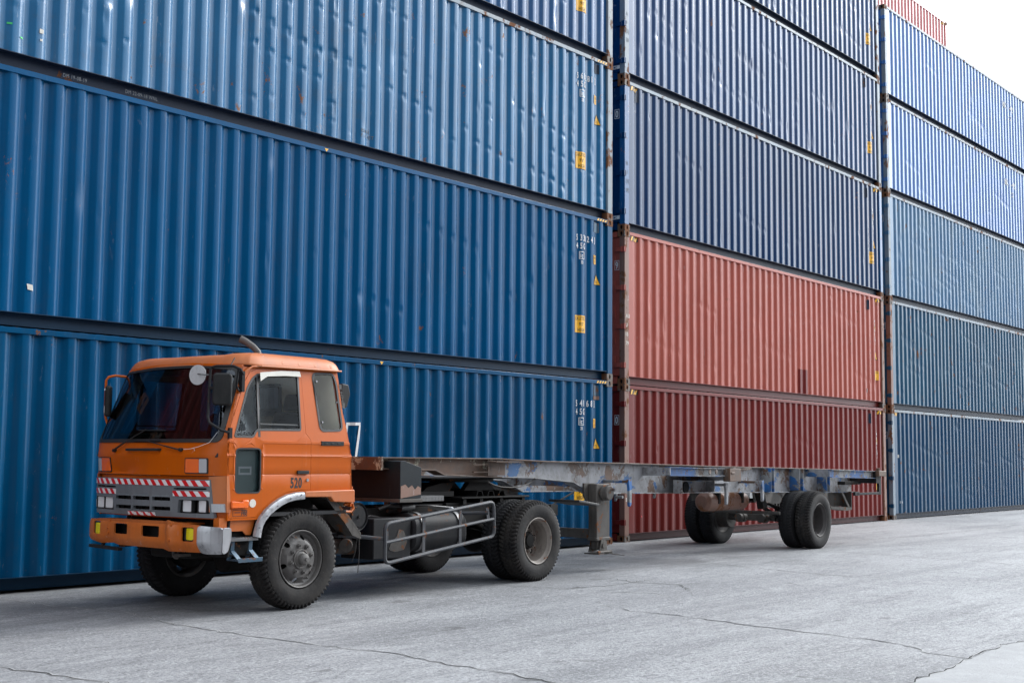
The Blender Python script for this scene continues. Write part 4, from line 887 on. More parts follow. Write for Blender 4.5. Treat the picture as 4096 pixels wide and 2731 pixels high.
for s in (0, 1):
    for a, b in ((.155, .268), (.335, .465)):
        y0, y1 = (a, b) if not s else (W-b, W-a); yc = (y0+y1)/2; X = xfr(yc, 1.03)+.012
        m = MB(); m.sheet(rrect(y0-.012, y1+.012, .972, 1.100, .01), [rrect(y0, y1, .982, 1.090, .012)], lambda u, v, d, X=X: Vector((X-.018+d*1.0, u, v)), .04); HL = m.build('headlight', 'rubber', T)
        m = MB(); m.sheet(rrect(y0, y1, .982, 1.090, .012), [], lambda u, v, d, X=X, yc=yc: Vector((X+.045-.9*((u-yc)**2+(v-1.036)**2)*-6+d-.05, u, v)), .004, [y0+(y1-y0)*k/8 for k in range(1, 8)], [.982+.108*k/8 for k in range(1, 8)]); m.build('reflector', 'reflector', HL)
        m = MB(); m.sheet(rrect(y0, y1, .982, 1.090, .012), [], lambda u, v, d, X=X: Vector((X-.012+d, u, v)), .004); m.build('headlight_lens', 'hl', HL)
# reflective tape
def tape(y0, y1, z0, z1, n, ph=0.0):
    fn = lambda u, v: gfn(u, v, 0)+Vector((-.0035, 0, 0)); fn2 = lambda u, v: gfn(u, v, 0)+Vector((-.006, 0, 0))
    cuts = [y0+(y1-y0)*k/24 for k in range(25)]
    o = flat_on([rect2(y0, y1, z0, z1)], fn, cuts, 'warning_tape', 'white_tape', T); p = (y1-y0)/n; parts = []; k = .045
    for i in range(-1, n+1):
        a = y0+(i+ph)*p; q = [(a, z0), (a+p*.5, z0), (a+p*.5+k, z1), (a+k, z1)]
        # clip to the tape ends
        cl = []
        for (ax, az), (bx_, bz) in zip(q, q[1:]+q[:1]):
            pass
        def clip(P, lim, keep):
            o_ = []
            for i_ in range(len(P)):
                A_, B_ = P[i_-1], P[i_]; ia, ib = keep(A_[0]), keep(B_[0])
                if ia != ib: t = (lim-A_[0])/(B_[0]-A_[0]); o_.append((lim, A_[1]+t*(B_[1]-A_[1])))
                if ib: o_.append(B_)
            return o_
        q = clip(q, y0, lambda x: x >= y0); q = clip(q, y1, lambda x: x <= y1) if q else q
        if len(q) > 2: parts.append((q, [tuple(range(len(q)))]))
    flat_on(parts, fn2, cuts, 'red_stripes', 'red_tape', o)
tape(.118, W-.118, 1.226, 1.280, 16); tape(.118, .57, 1.127, 1.178, 4, .2); tape(W-.57, W-.118, 1.127, 1.178, 4, .2); tape(.82, 1.265, .930, .966, 4, .1)
# bumper
def xbm(y, z):
    t = min(1, abs((y-W/2)/(W/2+.03))); x = -1.235+.235*(.4*t*t+.6*t**12)
    x -= .03*math.exp(-((y-.53)/.045)**2)*(1 if z > .8 else .6); x += .06*max(0, (.70-z)/.1)**1.5; x += .012*math.exp(-((z-.86)/.02)**2)+.02*math.exp(-((y-1.5)/.1)**2-((z-.66)/.05)**2)
    return x
BM = [(.0, .592), (.13, .592), (.18, .606), (.60, .602), (.66, .625), (1.37, .630), (1.46, .645), (1.70, .630), (1.93, .66), (W+.02, .70), (W+.02, .86), (1.40, .888), (.58, .889), (.53, .901), (.475, .884), (.18, .862), (-.02, .843), (-.02, .72)]
HB = [rrect(.222, .375, .708, .840, .015), rrect(.68, .945, .732, .838, .018), rrect(1.175, 1.405, .740, .842, .018), rrect(W-.375, W-.235, .722, .850, .015)]
YB = [i*(W+.04)/40-.02 for i in range(41)]+[.5, .53, .56]; ZB = [.62, .64, .66, .68, .70, .72, .76, .80, .84, .86, .875]
bfn = lambda u, v, d: Vector((xbm(u, v)+d, u, v))
def clipy(P, y, lo):
    o = []
    for i in range(len(P)):
        A_, B_ = P[i-1], P[i]; ia, ib = (A_[0] >= y) == lo, (B_[0] >= y) == lo
        if ia != ib: t = (y-A_[0])/(B_[0]-A_[0]); o.append((y, A_[1]+t*(B_[1]-A_[1])))
        if ib: o.append(B_)
    return o
m = MB(); m.sheet(clipy(BM, .165, True), HB, bfn, .018, YB, ZB); 
m.bar((-1.08, .3, .87), (-1.08, 1.75, .87), .2, .012); BP = m.build('bumper', 'orange_bump', T, 0, 30)
m = MB(); m.sheet(rnd_poly(clipy(BM, .172, False), .03), [], lambda u, v, d: Vector((xbm(u, v)-.012+d, u, v)), .02, YB, ZB); m.prism(rnd_poly([(-1.03, .842), (-.93, .84), (-.925, .74), (-.965, .61), (-1.03, .592)], .03), -.03, -.012, 'xz'); m.build('bumper_end_cap', 'chrome', T, .004)
for a, b in ((.235, .345), (W-.36, W-.25)):
    m = MB(); X = xbm((a+b)/2, .78)+.025
    m.sheet(rrect(a, b, .722, .832, .02), [], lambda u, v, d, X=X: Vector((X-.01*(1-((u-(a+b)/2)/.055)**2)+d, u, v)), .03, [a+.02, (a+b)/2, b-.02], [.75, .78, .81]); FL = m.build('fog_lamp', 'fog', T)
    m = MB(); m.sheet(rrect(a-.01, b+.028, .712, .838, .02), [rrect(a, b, .722, .832, .02)], lambda u, v, d, X=X: Vector((X+.0+d, u, v)), .05); m.build('fog_lamp_housing', 'rubber', FL)
for y, z in ((.50, .855), (.515, .715), (1.5, .865), (1.53, .79), (1.51, .745)):
    m = MB(); m.cyl((xbm(y, z)+.004, y, z), (xbm(y, z)-.010, y, z), .014, 8); m.build('bumper_bolt', 'orange_bump', BP)
m = MB(); m.box(-1.10, -1.0, .15, W-.15, .66, .82); m.box(-1.10, -.3, .55, .62, .60, .74); m.box(-1.1, -.3, 1.42, 1.49, .60, .74); m.build('bumper_beam', 'grime', T)
m = MB(); m.tube([(-1.06, .62+.045*math.cos(a), .575+.045*math.sin(a)) for a in [R(k*36) for k in range(10)]], .014, 8, True); m.box(-1.10, -.98, .50, .60, .55, .575); m.build('tow_hook', 'grimegrey', T)
m = MB(); m.bar((-1.18, 1.35, .585), (-1.18, 1.85, .60), .05, .03); m.bar((-1.17, 1.68, .59), (-1.1, 1.70, .68), .03, .02); m.build('plate_bracket', 'blackp', T)
# lower cab side: marker lamp, stickers, flare, steps
m = MB(); m.prism([(-.930, 1.020), (-.732, 1.022), (-.728, 1.095), (-.795, 1.095), (-.80, 1.075), (-.930, 1.088)], -.032, -.001, 'xz'); m.build('side_marker_lamp', 'amber', T, .008)
m = MB(); m.prism(circ(-.657, 1.062, .040, 24), -.004, -.001, 'xz'); m.build('round_sticker', 'disc', T)
flat_on([off2(text_geo('一般', .042, 1.25), -.876, .955)]+frame2(-.898, -.722, .942, 1.004, .004), lambda u, v: Vector((u, -.003, v)), (), 'character_marking', 'black_ink', T)
def flare(P, wd, th, name, mat, far=False):
    o_ = []; i_ = []
    for k, p in enumerate(P):
        a = Vector(P[max(0, k-1)]); b = Vector(P[min(len(P)-1, k+1)]); t = (b-a).normalized(); nn = Vector((t.y, -t.x)); q = Vector(p)+nn*wd; o_.append(tuple(p)); i_.append(tuple(q))
    m = MB(); Y = (lambda y: y) if not far else (lambda y: W-y)
    sec = [(0, -.002), (.10, -.030), (.5, -.042), (.92, -.034), (1.0, -.012), (1.0, .06)]
    n = len(P); vs = []
    for k in range(n):
        for s_, y in sec: vs.append((o_[k][0]+(i_[k][0]-o_[k][0])*s_, Y(y), o_[k][1]+(i_[k][1]-o_[k][1])*s_))
    q = len(sec); m.add(vs, [(k*q+j, k*q+j+1, (k+1)*q+j+1, (k+1)*q+j) for k in range(n-1) for j in range(q-1)])
    return m.build(name, mat, T, 0, 40)
FLP = [(-.645, .745), (-.635, .80), (-.615, .870), (-.575, .935), (-.51, 1.0), (-.43, 1.055), (-.34, 1.103), (-.24, 1.140), (-.13, 1.160), (-.012, 1.166)]
for far in (False, True):
    f_ = flare(FLP, .082, .03, 'wheel_arch_trim', 'chrome', far)
    Y0, Y1 = (-.038, .02) if not far else (W-.02, W+.038)
    m = MB(); m.prism(rnd_poly([(-.012, 1.168), (.685, 1.175), (.690, 1.040), (.39, 1.055), (.345, 1.105), (-.012, 1.110)], .012, 2), Y0, Y1, 'xz'); m.build('rear_fender_skirt', 'orange_old', T, .008)
for x, z in ((-.59, .83), (-.50, .94), (-.37, 1.03), (-.2, 1.10), (-.06, 1.135)):
    m = MB(); m.cyl((x, -.040, z), (x, -.048, z), .008, 8); m.build('trim_rivet', 'chrome', f_ if False else T)
# inner wheel arch
m = MB(); P = [(-.60, .70), (-.57, .85), (-.45, 1.0), (-.3, 1.08), (0, 1.12), (.33, 1.09)]
for (a, b), (c, d) in zip(P, P[1:]): 
    m.add([(a, 0, b), (a, .5, b), (c, .5, d), (c, 0, d)], [(0, 1, 2, 3)]); m.add([(a, W, b), (a, W-.5, b), (c, W-.5, d), (c, W, d)], [(0, 1, 2, 3)])
m.build('inner_fender', 'grime', T)
FLAP = [(.33, 1.095), (.40, 1.08), (.52, .99), (.66, .87), (.80, .74), (.845, .68), (.83, .655), (.70, .665)]
for y0 in (.02, W-.36):
    m = MB()
    for (a, b), (c, d) in zip(FLAP[:6], FLAP[1:6]): m.bar((a, y0+.17, b), (c, y0+.17, d), .34, .008, (0, 0, 1))
    m.prism([(.33, 1.10), (.46, 1.065), (.66, .91), (.845, .72), (.85, .655), (.72, .70), (.60, .84), (.45, .98)], y0+(.0 if y0 < 1 else .33), y0+(.012 if y0 < 1 else .342), 'xz'); m.build('mudguard', 'grimegrey', T)
m = MB(); m.box(-.93, -.60, .08, .11, .56, .90); m.box(-.93, -.90, .02, .3, .56, .92); m.box(-.62, -.56, .06, .5, .75, .92); m.build('step_well', 'grime', T, .01)
m = MB(); m.prism([(-.955, .905), (-.59, .905), (-.64, .76), (-.70, .76), (-.74, .80), (-.955, .80)], .035, .05, 'xz'); m.box(-1.04, -.95, .02, .10, .76, .93); m.build('lower_sill', 'orange_bump', T)
m = MB(); m.box(-.935, -.58, -.01, .16, .708, .738)
for k in range(11): m.box(-.93+k*.032, -.915+k*.032, -.005, .15, .738, .743)
m.build('upper_step', 'steel', T, .004)
m = MB(); m.box(-.83, -.53, -.02, .15, .518, .532); m.box(-.83, -.53, -.022, -.016, .505, .545)
for x in (-.85, -.63):
    m.bar((x, .04, .745), (x, .05, .60), .045, .010, (0, 1, 0)); m.bar((x, .05, .62), (x+.04, -.018, .53), .006, .05, (1, 0, 0)); m.bar((x, .05, .62), (x+.02, .12, .53), .006, .05, (1, 0, 0))
m.build('lower_step', 'step', T, .002)
# wipers and nose handle
def wip(piv, elb, a, b):
    m = MB(); pt = lambda y, z, o: (xfr(y, z)-o, y, z)
    m.cyl(pt(*piv, -.01), pt(*piv, .035), .018, 10); m.bar(pt(*piv, .032), pt((piv[0]*.6+elb[0]*.4), piv[1]*.6+elb[1]*.4, .04), .022, .012); m.bar(pt((piv[0]*.6+elb[0]*.4), piv[1]*.6+elb[1]*.4, .04), pt(*elb, .032), .012, .009)
    wp = m.build('wiper_arm', 'rubber', T, .002); m = MB(); m.tube([pt(*a, .018), pt((a[0]+b[0])/2, (a[1]+b[1])/2, .02), pt(*b, .018)], .007, 6); m.build('wiper_blade', 'plastic', wp)
wip((1.554, 1.560), (1.092, 1.769), (1.24, 1.762), (.80, 1.757)); wip((.492, 1.570), (1.031, 1.657), (1.25, 1.651), (.832, 1.655))
m = MB(); X = xfr(1.05, 1.568); m.tube([(X, 1.30, 1.568), (X-.035, 1.30, 1.568), (X-.04, 1.27, 1.568), (X-.04, .84, 1.570), (X-.035, .80, 1.570), (X, .80, 1.57)], .014, 8); m.build('grab_handle', 'rubber', T)
m = MB(); m.tube([(xfr(.45, 1.57)-.02, .45, 1.575), (xfr(.35, 1.59)-.03, .35, 1.578), (xfr(.27, 1.62)-.03, .25, 1.60), (-1.09, .13, 1.64), (-1.09, .02, 1.735)], .0022, 5); m.tube([(xfr(.35, 1.59)-.03, .30, 1.588), (xfr(.3, 1.59)-.03, .295, 1.56)], .002, 5); m.build('string', 'white', T)
# near mirrors
pt = [(-.78, .04, 2.30), (-.84, .01, 2.345), (-.885, .06, 2.374), (-.945, .24, 2.377), (-.965, .285, 2.365), (-.975, .29, 2.34), (-1.027, .235, 2.167), (-1.096, .154, 1.925), (-1.108, .145, 1.88), (-1.117, .108, 1.825), (-1.06, .0, 1.755), (-.985, -.02, 1.735)]
m = MB(); m.tube(pt, .0135, 10); m.tube([(-.85, .03, 2.355), (-.85, .05, 2.19), (-.84, .04, 2.15), (-.81, .05, 2.14)], .009, 8); m.tube([(-.89, .10, 2.378), (-.79, .16, 2.462)], .006, 6); m.box(-.985, -.95, -.03, .0, 1.68, 1.78); m.box(-.80, -.765, .03, .08, 2.13, 2.33); MS = m.build('mirror_bracket', 'blackp', T)
def mirror_head(c, w_, h, d, ang, mat='plastic', name='mirror', par=None):
    m = MB(); m.prism(rrect(-w_/2, w_/2, -h/2, h/2, min(w_, h)*.2, 5), -d/2, d/2, 'xz'); o = m.build(name, mat, par or T, .018); o.location = c; o.rotation_euler = (0, 0, ang); return o
mh = mirror_head((-.985, .095, 2.148), .185, .31, .055, R(-42)); m = MB(); m.prism(rrect(-.08, .08, -.14, .14, .03), .0285, .031, 'xz'); m.build('mirror_glass', 'mirror', mh)
m = MB(); m.bar((-1.03, .235, 2.16), (-1.00, .13, 2.165), .03, .03); m.build('mirror_clamp', 'blackp', MS, .004)
m = MB(); m.lathe([(.001, .03), (.05, .026), (.085, .014), (.098, .0), (.098, -.004), (.001, -.006)], ax='x', n=28); rm = m.build('round_mirror', 'disc', T); rm.location = (-1.02, .425, 2.294); rm.rotation_euler = (0, 0, R(15)); rm.material_slots[0].link = 'OBJECT'; rm.material_slots[0].material = paint('grey_mirror_back', (.45, .46, .47), (.55, .55, .56), .5, .4, 0, .3, sc=4)
m = MB(); m.tube([(-1.04, .40, 2.30), (-1.04, .35, 2.295), (-.985, .285, 2.29)], .007, 6); m.build('round_mirror_arm', 'steel', MS)
# far mirror
Yf = 2.32
m = MB(); m.tube([(-.76, 1.92, 2.335), (-.88, 1.97, 2.345), (-.95, 1.99, 2.325), (-.97, 2.00, 2.29), (-.97, 2.00, 1.95), (-.97, 1.99, 1.92), (-.955, 1.985, 1.86), (-.95, 1.96, 1.81)], .013, 8); FM = m.build('far_mirror_bracket', 'orange', T)
mh = mirror_head((-.985, 1.925, 2.07), .14, .32, .06, R(48), 'plastic', 'mirror'); m = MB(); m.prism(rrect(-.055, .055, -.14, .14, .03), .031, .034, 'xz'); m.build('mirror_glass', 'mirror', mh)
m = MB(); m.cyl((-.97, 2.00, 2.11), (-.98, 1.95, 2.11), .014, 8); m.build('mirror_clamp', 'post_rust', FM)
# exhaust, rear snorkel, air filter
m = MB(); m.tube([(.82, 1.68, 1.5), (.82, 1.68, 2.64), (.81, 1.69, 2.70), (.78, 1.74, 2.76), (.73, 1.81, 2.82), (.69, 1.86, 2.85)], [.037, .037, .037, .038, .040, .043], 14); m.build('exhaust_pipe', 'rimf', T)
m = MB(); m.tube([(.72, .24, 1.5), (.72, .24, 2.02)], .03, 12); m.prism(rnd_poly([(.66, 2.06), (.74, 2.03), (.79, 2.18), (.76, 2.28), (.66, 2.29)], .02), .16, .28, 'xz'); m.build('air_snorkel', 'plastic', T, .01)
m = MB(); m.tube([(.70, .14, 1.53), (.735, .12, 1.56), (.735, .12, 1.66)], .012, 8); m.build('cab_hook', 'orange_bump', T); m = MB(); m.tube([(.69, .08, 1.20), (.74, .06, 1.20), (.75, .06, 1.14), (.74, .06, 1.08)], .010, 8); m.build('cab_latch_handle', 'orange_bump', T); m = MB(); m.tube([(.60, .03, 1.02), (.72, .03, 1.035), (.735, .03, .98), (.70, .03, .945), (.62, .03, .95)], .014, 8); m.build('skirt_loop', 'orange_bump', T)
# vertical lettering on the rear pillar
flat_on([off2(text_geo(c, .045, .8), .545+.02*i*.35, 2.22-i*.065) for i, c in enumerate('東土工運')], lambda u, v: Vector((u, ysd(v)-.004, v)), (), 'character_marking', 'black_ink', T)
# ---- chassis
m = MB(); 
for y in (.60, 1.40): m.box(-1.0, 4.75, y-.035, y+.035, .70, .94)
for x in (-.3, .75, 1.7, 2.6, 3.4, 4.5): m.box(x-.05, x+.05, .63, 1.37, .74, .90)
m.build('chassis_frame', 'grime', T, .004)
m = MB(); m.box(-.85, .95, .68, 1.32, .50, 1.0); m.cyl((-.2, 1, .45), (.4, 1, .45), .14, 14); m.cyl((.95, 1, .62), (1.4, 1, .60), .13, 14); m.build('engine', 'grime', T, .03)
m = MB(); m.box(-.055, .055, .25, 1.82, .40, .49); m.cyl((0, .18, .5), (0, .32, .5), .19, 20); m.cyl((0, 1.75, .5), (0, 1.89, .5), .19, 20); m.build('front_axle', 'grime', T, .01)
m = MB(); m.cyl((3.97, .2, .5), (3.97, 1.98, .5), .085, 16); m.lathe([(.001, -.2), (.13, -.17), (.19, -.05), (.19, .05), (.13, .17), (.001, .2)], (3.97, 1.05, .5), n=20); m.cyl((3.97, .45, .5), (3.97, .62, .5), .20, 20); m.build('drive_axle', 'grime', T)
m = MB(); m.cyl((1.3, 1, .60), (3.85, 1.03, .52), .05, 12); m.build('propeller_shaft', 'grime', T)
for x, y, L_ in ((0, .50, .65), (0, 1.50, .65), (3.97, .64, .62), (3.97, 1.36, .62)):
    m = MB()
    for k in range(5): a = L_*(1-k*.14); m.prism([(x-a, .66-k*.012), (x, .56-k*.014), (x+a, .66-k*.012), (x+a, .65-k*.012), (x, .548-k*.014), (x-a, .65-k*.012)], y-.035, y+.035, 'xz')
    m.build('leaf_spring', 'grime', T)
wheel(T, 'front', 0, .133, 'rimf'); wheel(T, 'front', 0, 1.93, 'rimf', True, 'tyre2')
wheel(T, 'drive', 3.975, .155, 'rim'); wheel(T, 'drive', 3.975, .445, 'rimt', False, 'tyre2'); wheel(T, 'drive', 3.975, 1.91, 'rimt', True, 'tyre2'); wheel(T, 'drive', 3.975, 2.20, 'rimt', True, 'tyre2')
# box behind the cab
m = MB(); BX = [(.30, 1.050), (.30, 1.470), (.22, 1.488), (1.85, 1.488), (1.85, 1.050)]
m.add([(x, y, z) for x in (1.735, 2.09) for y in (.30, 1.80) for z in (1.05, 1.40)]+[(1.735, .30, 1.47), (1.80, .30, 1.478), (1.735, 1.80, 1.47), (1.80, 1.80, 1.478), (2.09, .3, 1.40), (2.09, 1.8, 1.40)],
  [(0, 1, 3, 2), (0, 4, 6, 2), (0, 4, 5, 9, 8, 1), (2, 6, 7, 11, 10, 3), (4, 6, 7, 5), (8, 9, 11, 10), (9, 5, 7, 11), (1, 8, 10, 3)])
BB = m.build('equipment_box', 'box', T, .004)
m = MB(); m.box(1.72, 2.10, .285, 1.82, 1.008, 1.048); m.box(1.75, 1.80, .5, .56, .94, 1.01); m.box(1.75, 1.80, 1.4, 1.46, .94, 1.01); m.build('box_base_rail', 'grimegrey', BB, .004)
m = MB(); m.box(2.10, 2.545, .36, 1.64, 1.050, 1.072); m.box(2.10, 2.545, .352, .360, 1.012, 1.072)
for k in range(8):
    for j in range(2): x = 2.13+k*.055; z = 1.028+j*.022; m.bar((x-.012, .350, z-.007), (x+.012, .350, z+.007), .006, .005)
m.build('checker_plate_deck', 'checker', T)
m = MB(); m.box(2.45, 3.06, .64, .72, 1.05, 1.11); m.box(2.45, 3.06, 1.30, 1.38, 1.05, 1.11); m.box(1.7, 3.4, .63, .66, .945, .965); m.build('deck_bearer', 'grime', T)
m = MB(); m.prism([(1.745, 1.055), (2.08, 1.095), (2.08, 1.17), (2.03, 1.19), (1.98, 1.15), (1.93, 1.20), (1.87, 1.17), (1.82, 1.21), (1.745, 1.19)], .2965, .2995, 'xz'); m.build('rust_patch', 'post_rust', BB)
# fuel tank, straps
m = MB(); P = rrect(.20, .76, .455, .885, .15, 8); m.prism(P, 1.88, 2.80, 'yz'); m.add([], []); FT = m.build('fuel_tank', 'blackp', T, .03, 40)
for x in (2.02, 2.66): m = MB(); P2 = rrect(.190, .77, .445, .897, .155, 8); n = len(P2); m.add([(x+dx, a, b) for dx in (-.025, .025) for a, b in P2], [(k, (k+1) % n, n+(k+1) % n, n+k) for k in range(n)]); m.build('tank_strap', 'steel', FT)
m = MB(); m.cyl((2.735, .42, .88), (2.735, .42, .925), .05, 18); m.cyl((2.735, .42, .925), (2.735, .42, .935), .035, 14); m.build('fuel_cap', 'chrome', FT, .004)
m = MB(); m.box(1.26, 1.86, .24, .74, .40, .845); TB = m.build('side_tool_box', 'blackp', T, .012)
m = MB(); m.prism(rnd_poly([(1.50, .50), (1.60, .47), (1.75, .49), (1.80, .58), (1.74, .70), (1.66, .72), (1.63, .64), (1.54, .58)], .02), .236, .239, 'xz'); m.build('peeled_patch', 'grimegrey', TB)
m = MB(); m.tube([(1.6, .5, .93), (1.7, .45, .97), (1.85, .42, .96), (1.95, .4, .93), (2.0, .42, .90), (1.9, .5, .89), (1.75, .5, .91)], .022, 8); m.cyl((1.86, .42, .94), (2.08, .42, .945), .045, 12); m.build('coiled_hose', 'rubber', T)
m = MB(); m.tube([(1.95, .45, .97), (2.3, .42, .965), (2.73, .40, .93)], .006, 6); m.build('cable', 'steel', T)
# air reservoir facing the road
m = MB(); m.lathe([(.001, .0), (.10, .004), (.135, .012), (.140, .0), (.150, -.004), (.154, .01), (.150, .03), (.146, .45), (.001, .46)], (1.06, .28, .872), n=36); m.cyl((1.06, .28, .872), (1.06, .255, .872), .016, 10); m.cyl((1.06, .28, .872), (1.06, .272, .872), .105, 30); m.build('air_reservoir', 'blackp', T, 0, 30)
m = MB(); m.box(1.14, 1.66, .46, .74, .70, .825); m.box(1.13, 1.67, .45, .75, .815, .832)
for x in (1.40,): m.box(x-.004, x+.004, .452, .462, .70, .825)
BT = m.build('battery', 'battery', T, .006)
m = MB(); m.tube([(1.18, .5, .84), (1.28, .48, .855), (1.4, .5, .85), (1.5, .52, .86), (1.62, .5, .84)], .012, 6)
for x in (1.22, 1.45, 1.58): m.cyl((x, .55, .832), (x, .55, .85), .014, 8)
m.build('battery_terminals', 'rimt', BT)
m = MB(); m.cyl((.9, .30, .57), (1.6, .95, .57), .07, 14); m.cyl((.85, .55, .55), (1.9, .60, .50), .085, 14); m.build('exhaust_silencer', 'grimegrey', T)
# side guard (pipe rail)
def gp(x, z): return (x, .0+.05*(x-1.2)/2, z)
F0, F1 = (1.175, .383), (1.185, .800); R0, R1 = (3.11, .587), (3.085, .997)
loop = [(1.19, .44), (1.19, .745), (1.205, .785), (1.25, .808), (3.03, .992), (3.075, .985), (3.10, .945), (3.115, .66), (3.10, .61), (3.06, .583), (1.26, .385), (1.21, .395)]
L2 = rnd_poly(loop, .045, 3)
m = MB(); m.tube([gp(*p) for p in L2], .021, 10, True); m.tube([gp(1.19, .600), gp(3.10, .795)], .019, 10); 
for x in (1.825, 2.47): z0 = .385+(x-1.26)*.110; z1 = .808+(x-1.25)*.1035; m.bar(gp(x, z0), gp(x, z1), .045, .012, (0, 1, 0))
m.bar((1.24, .02, .60), (1.24, .02, .72), .03, .02, (0, 1, 0)); m.bar((3.02, .06, .78), (2.99, .06, .93), .05, .012, (0, 1, 0))
SG = m.build('side_guard', 'guard', T)
m = MB(); m.tube([(1.20, .02, .64), (1.0, .12, .665), (.80, .30, .68), (.80, .56, .70)], .022, 10); m.tube([(3.0, .05, .87), (2.8, .3, .86), (2.6, .58, .85)], .022, 10); m.build('guard_arm', 'guard', SG)
m = MB(); m.tube([(.86, .06, .66), (.865, .06, .50), (.86, .07, .30)], .004, 6); m.tube([(.83, .06, .66), (.82, .08, .5), (.80, .1, .42)], .003, 6); m.build('hanging_strap', 'rimt', T)
# fifth wheel
m = MB(); m.box(2.85, 4.55, .58, .66, .945, .97); m.box(2.85, 4.55, 1.34, 1.42, .945, .97); m.box(3.05, 4.4, .50, 1.50, 1.020, 1.040)
for x in (3.13, 3.45, 3.85, 4.3): m.box(x-.03, x+.03, .52, 1.48, .95, 1.02)
for x0 in (3.44, 3.66, 3.88): m.prism([(x0, 1.04), (x0+.035, 1.11), (x0+.115, 1.11), (x0+.15, 1.04), (x0+.135, 1.04), (x0+.105, 1.10), (x0+.045, 1.10), (x0+.015, 1.04)], .60, 1.40, 'xz')
m.build('fifth_wheel_mount', 'grime', T, .003)
m = MB(); m.prism(circ(3.55, 1.02, .48, 28, .46), 1.215, 1.255, 'xy'); 
for y in (.72, 1.30): m.prism([(3.40, 1.215), (3.78, 1.215), (3.92, 1.11), (3.30, 1.11)], y-.04, y+.04, 'xz')
m.prism([(2.95, 1.21), (2.70, 1.16), (2.60, 1.10), (3.1, 1.10), (3.2, 1.21)], .75, 1.3, 'xz'); m.build('fifth_wheel', 'grime', T, .004)
for y in (.1, 1.95):
    m = MB(); m.bar((4.95, y+.25, .965), (5.42, y+.25, .905), .5, .03); m.build('rear_mudguard', 'rubber', T, .006)
m = MB(); m.prism([(4.95, 1.20), (5.05, 1.20), (5.6, 1.05), (5.6, 1.0), (5.0, .98)], 1.80, 1.83, 'xz'); m.build('rear_mudguard_stay', 'grimegrey', T)
m = MB(); m.box(4.6, 4.75, .3, 1.7, .78, .92); m.build('rear_cross_member', 'grime', T)
# ------------------------------------------------------------------ trailer
K = thing('container_trailer', 'empty skeletal container trailer with peeling blue and grey paint, coupled behind the orange truck', 'trailer', ORG, AL)
CY = 1.17
TOP = [(1.56, 1.517), (3.75, 1.514), (4.74, 1.485), (6.66, 1.463), (9.0, 1.425), (11.39, 1.397), (14.72, 1.352)]
BOT = [(1.56, 1.380), (2.53, 1.362), (2.70, 1.304), (3.75, 1.272), (4.44, 1.258), (5.35, 1.196), (5.82, 1.030), (6.66, 1.024), (11.38, .969), (14.30, .923), (14.72, .923)]
def zt(x): return lerpt(x, [p[0] for p in TOP], [p[1] for p in TOP])
def zb(x): return lerpt(x, [p[0] for p in BOT], [p[1] for p in BOT])
for s in (1, -1):
    yf = lambda y: y if s > 0 else 2*CY-y
    # one beam in three painted lengths (neck, middle, rear)
    for a, b, mt in ((1.56, 3.80, 'peelr'), (3.80, 8.9, 'peel'), (8.9, 14.72, 'peel')):
        xs_ = sorted({a, b}|{p[0] for p in TOP+BOT if a < p[0] < b}); m = MB(); y0, y1 = sorted((yf(.555), yf(.567)))
        m.prism([(x, zt(x)-.012) for x in xs_]+[(x, zb(x)+.012) for x in reversed(xs_)], y0, y1, 'xz')
        bm_ = m.build('beam_web', mt, K)
        m = MB(); y0, y1 = sorted((yf(.475), yf(.645)))
        m.prism([(x, zb(x)) for x in xs_]+[(x, zb(x)+.013) for x in reversed(xs_)], y0, y1, 'xz'); m.build('lower_flange', 'topr' if mt == 'peelr' else 'peel', bm_, .002)
        m = MB(); m.prism([(x, zt(x)-.014) for x in xs_]+[(x, zt(x)) for x in reversed(xs_)], y0, y1, 'xz'); m.build('upper_flange', 'topr', bm_, .002)
m = MB(); m.box(1.56, 2.62, .62, 2*CY-.62, 1.37, 1.385); m.box(2.62, 4.2, .62, 2*CY-.62, 1.256, 1.270); m.cyl((3.55, CY, 1.20), (3.55, CY, 1.26), .05, 14); m.build('coupler_plate', 'grime', K)
m = MB(); m.box(1.53, 1.56, .40, 2*CY-.40, 1.37, 1.520); m.build('front_cross_member', 'peelr', K, .004)
m = MB(); m.prism([(3.52, 1.485), (3.55, 1.305), (3.84, 1.300), (3.84, 1.455), (3.70, 1.480)], .463, .475, 'xz'); m.prism([(.463, 1.486), (.475, 1.486), (.475, 1.30), (.463, 1.30)], 3.50, 3.56, 'yz'); m.box(3.50, 4.02, .33, .475, 1.466, 1.478); m.box(3.2, 3.52, .44, .475, 1.34, 1.348); m.box(3.2, 3.52, .44, .475, 1.43, 1.438); m.build('gusset_bracket', 'topr', K)
for x, w_ in ((2.9, .08), (4.6, .08), (5.75, .10), (7.4, .08), (8.6, .08), (9.9, .08), (11.0, .10), (12.14, .12), (13.2, .10), (14.2, .10)):
    m = MB(); z0, z1 = max(zb(x)+.05, zt(x)-.34), zt(x)-.07; m.box(x-w_/2, x+w_/2, .567, 2*CY-.567, z1-.012, z1); m.box(x-w_/2, x+w_/2, .567, 2*CY-.567, z0, z0+.012); m.box(x-.006, x+.006, .567, 2*CY-.567, z0, z1); m.build('cross_member', 'peel', K)
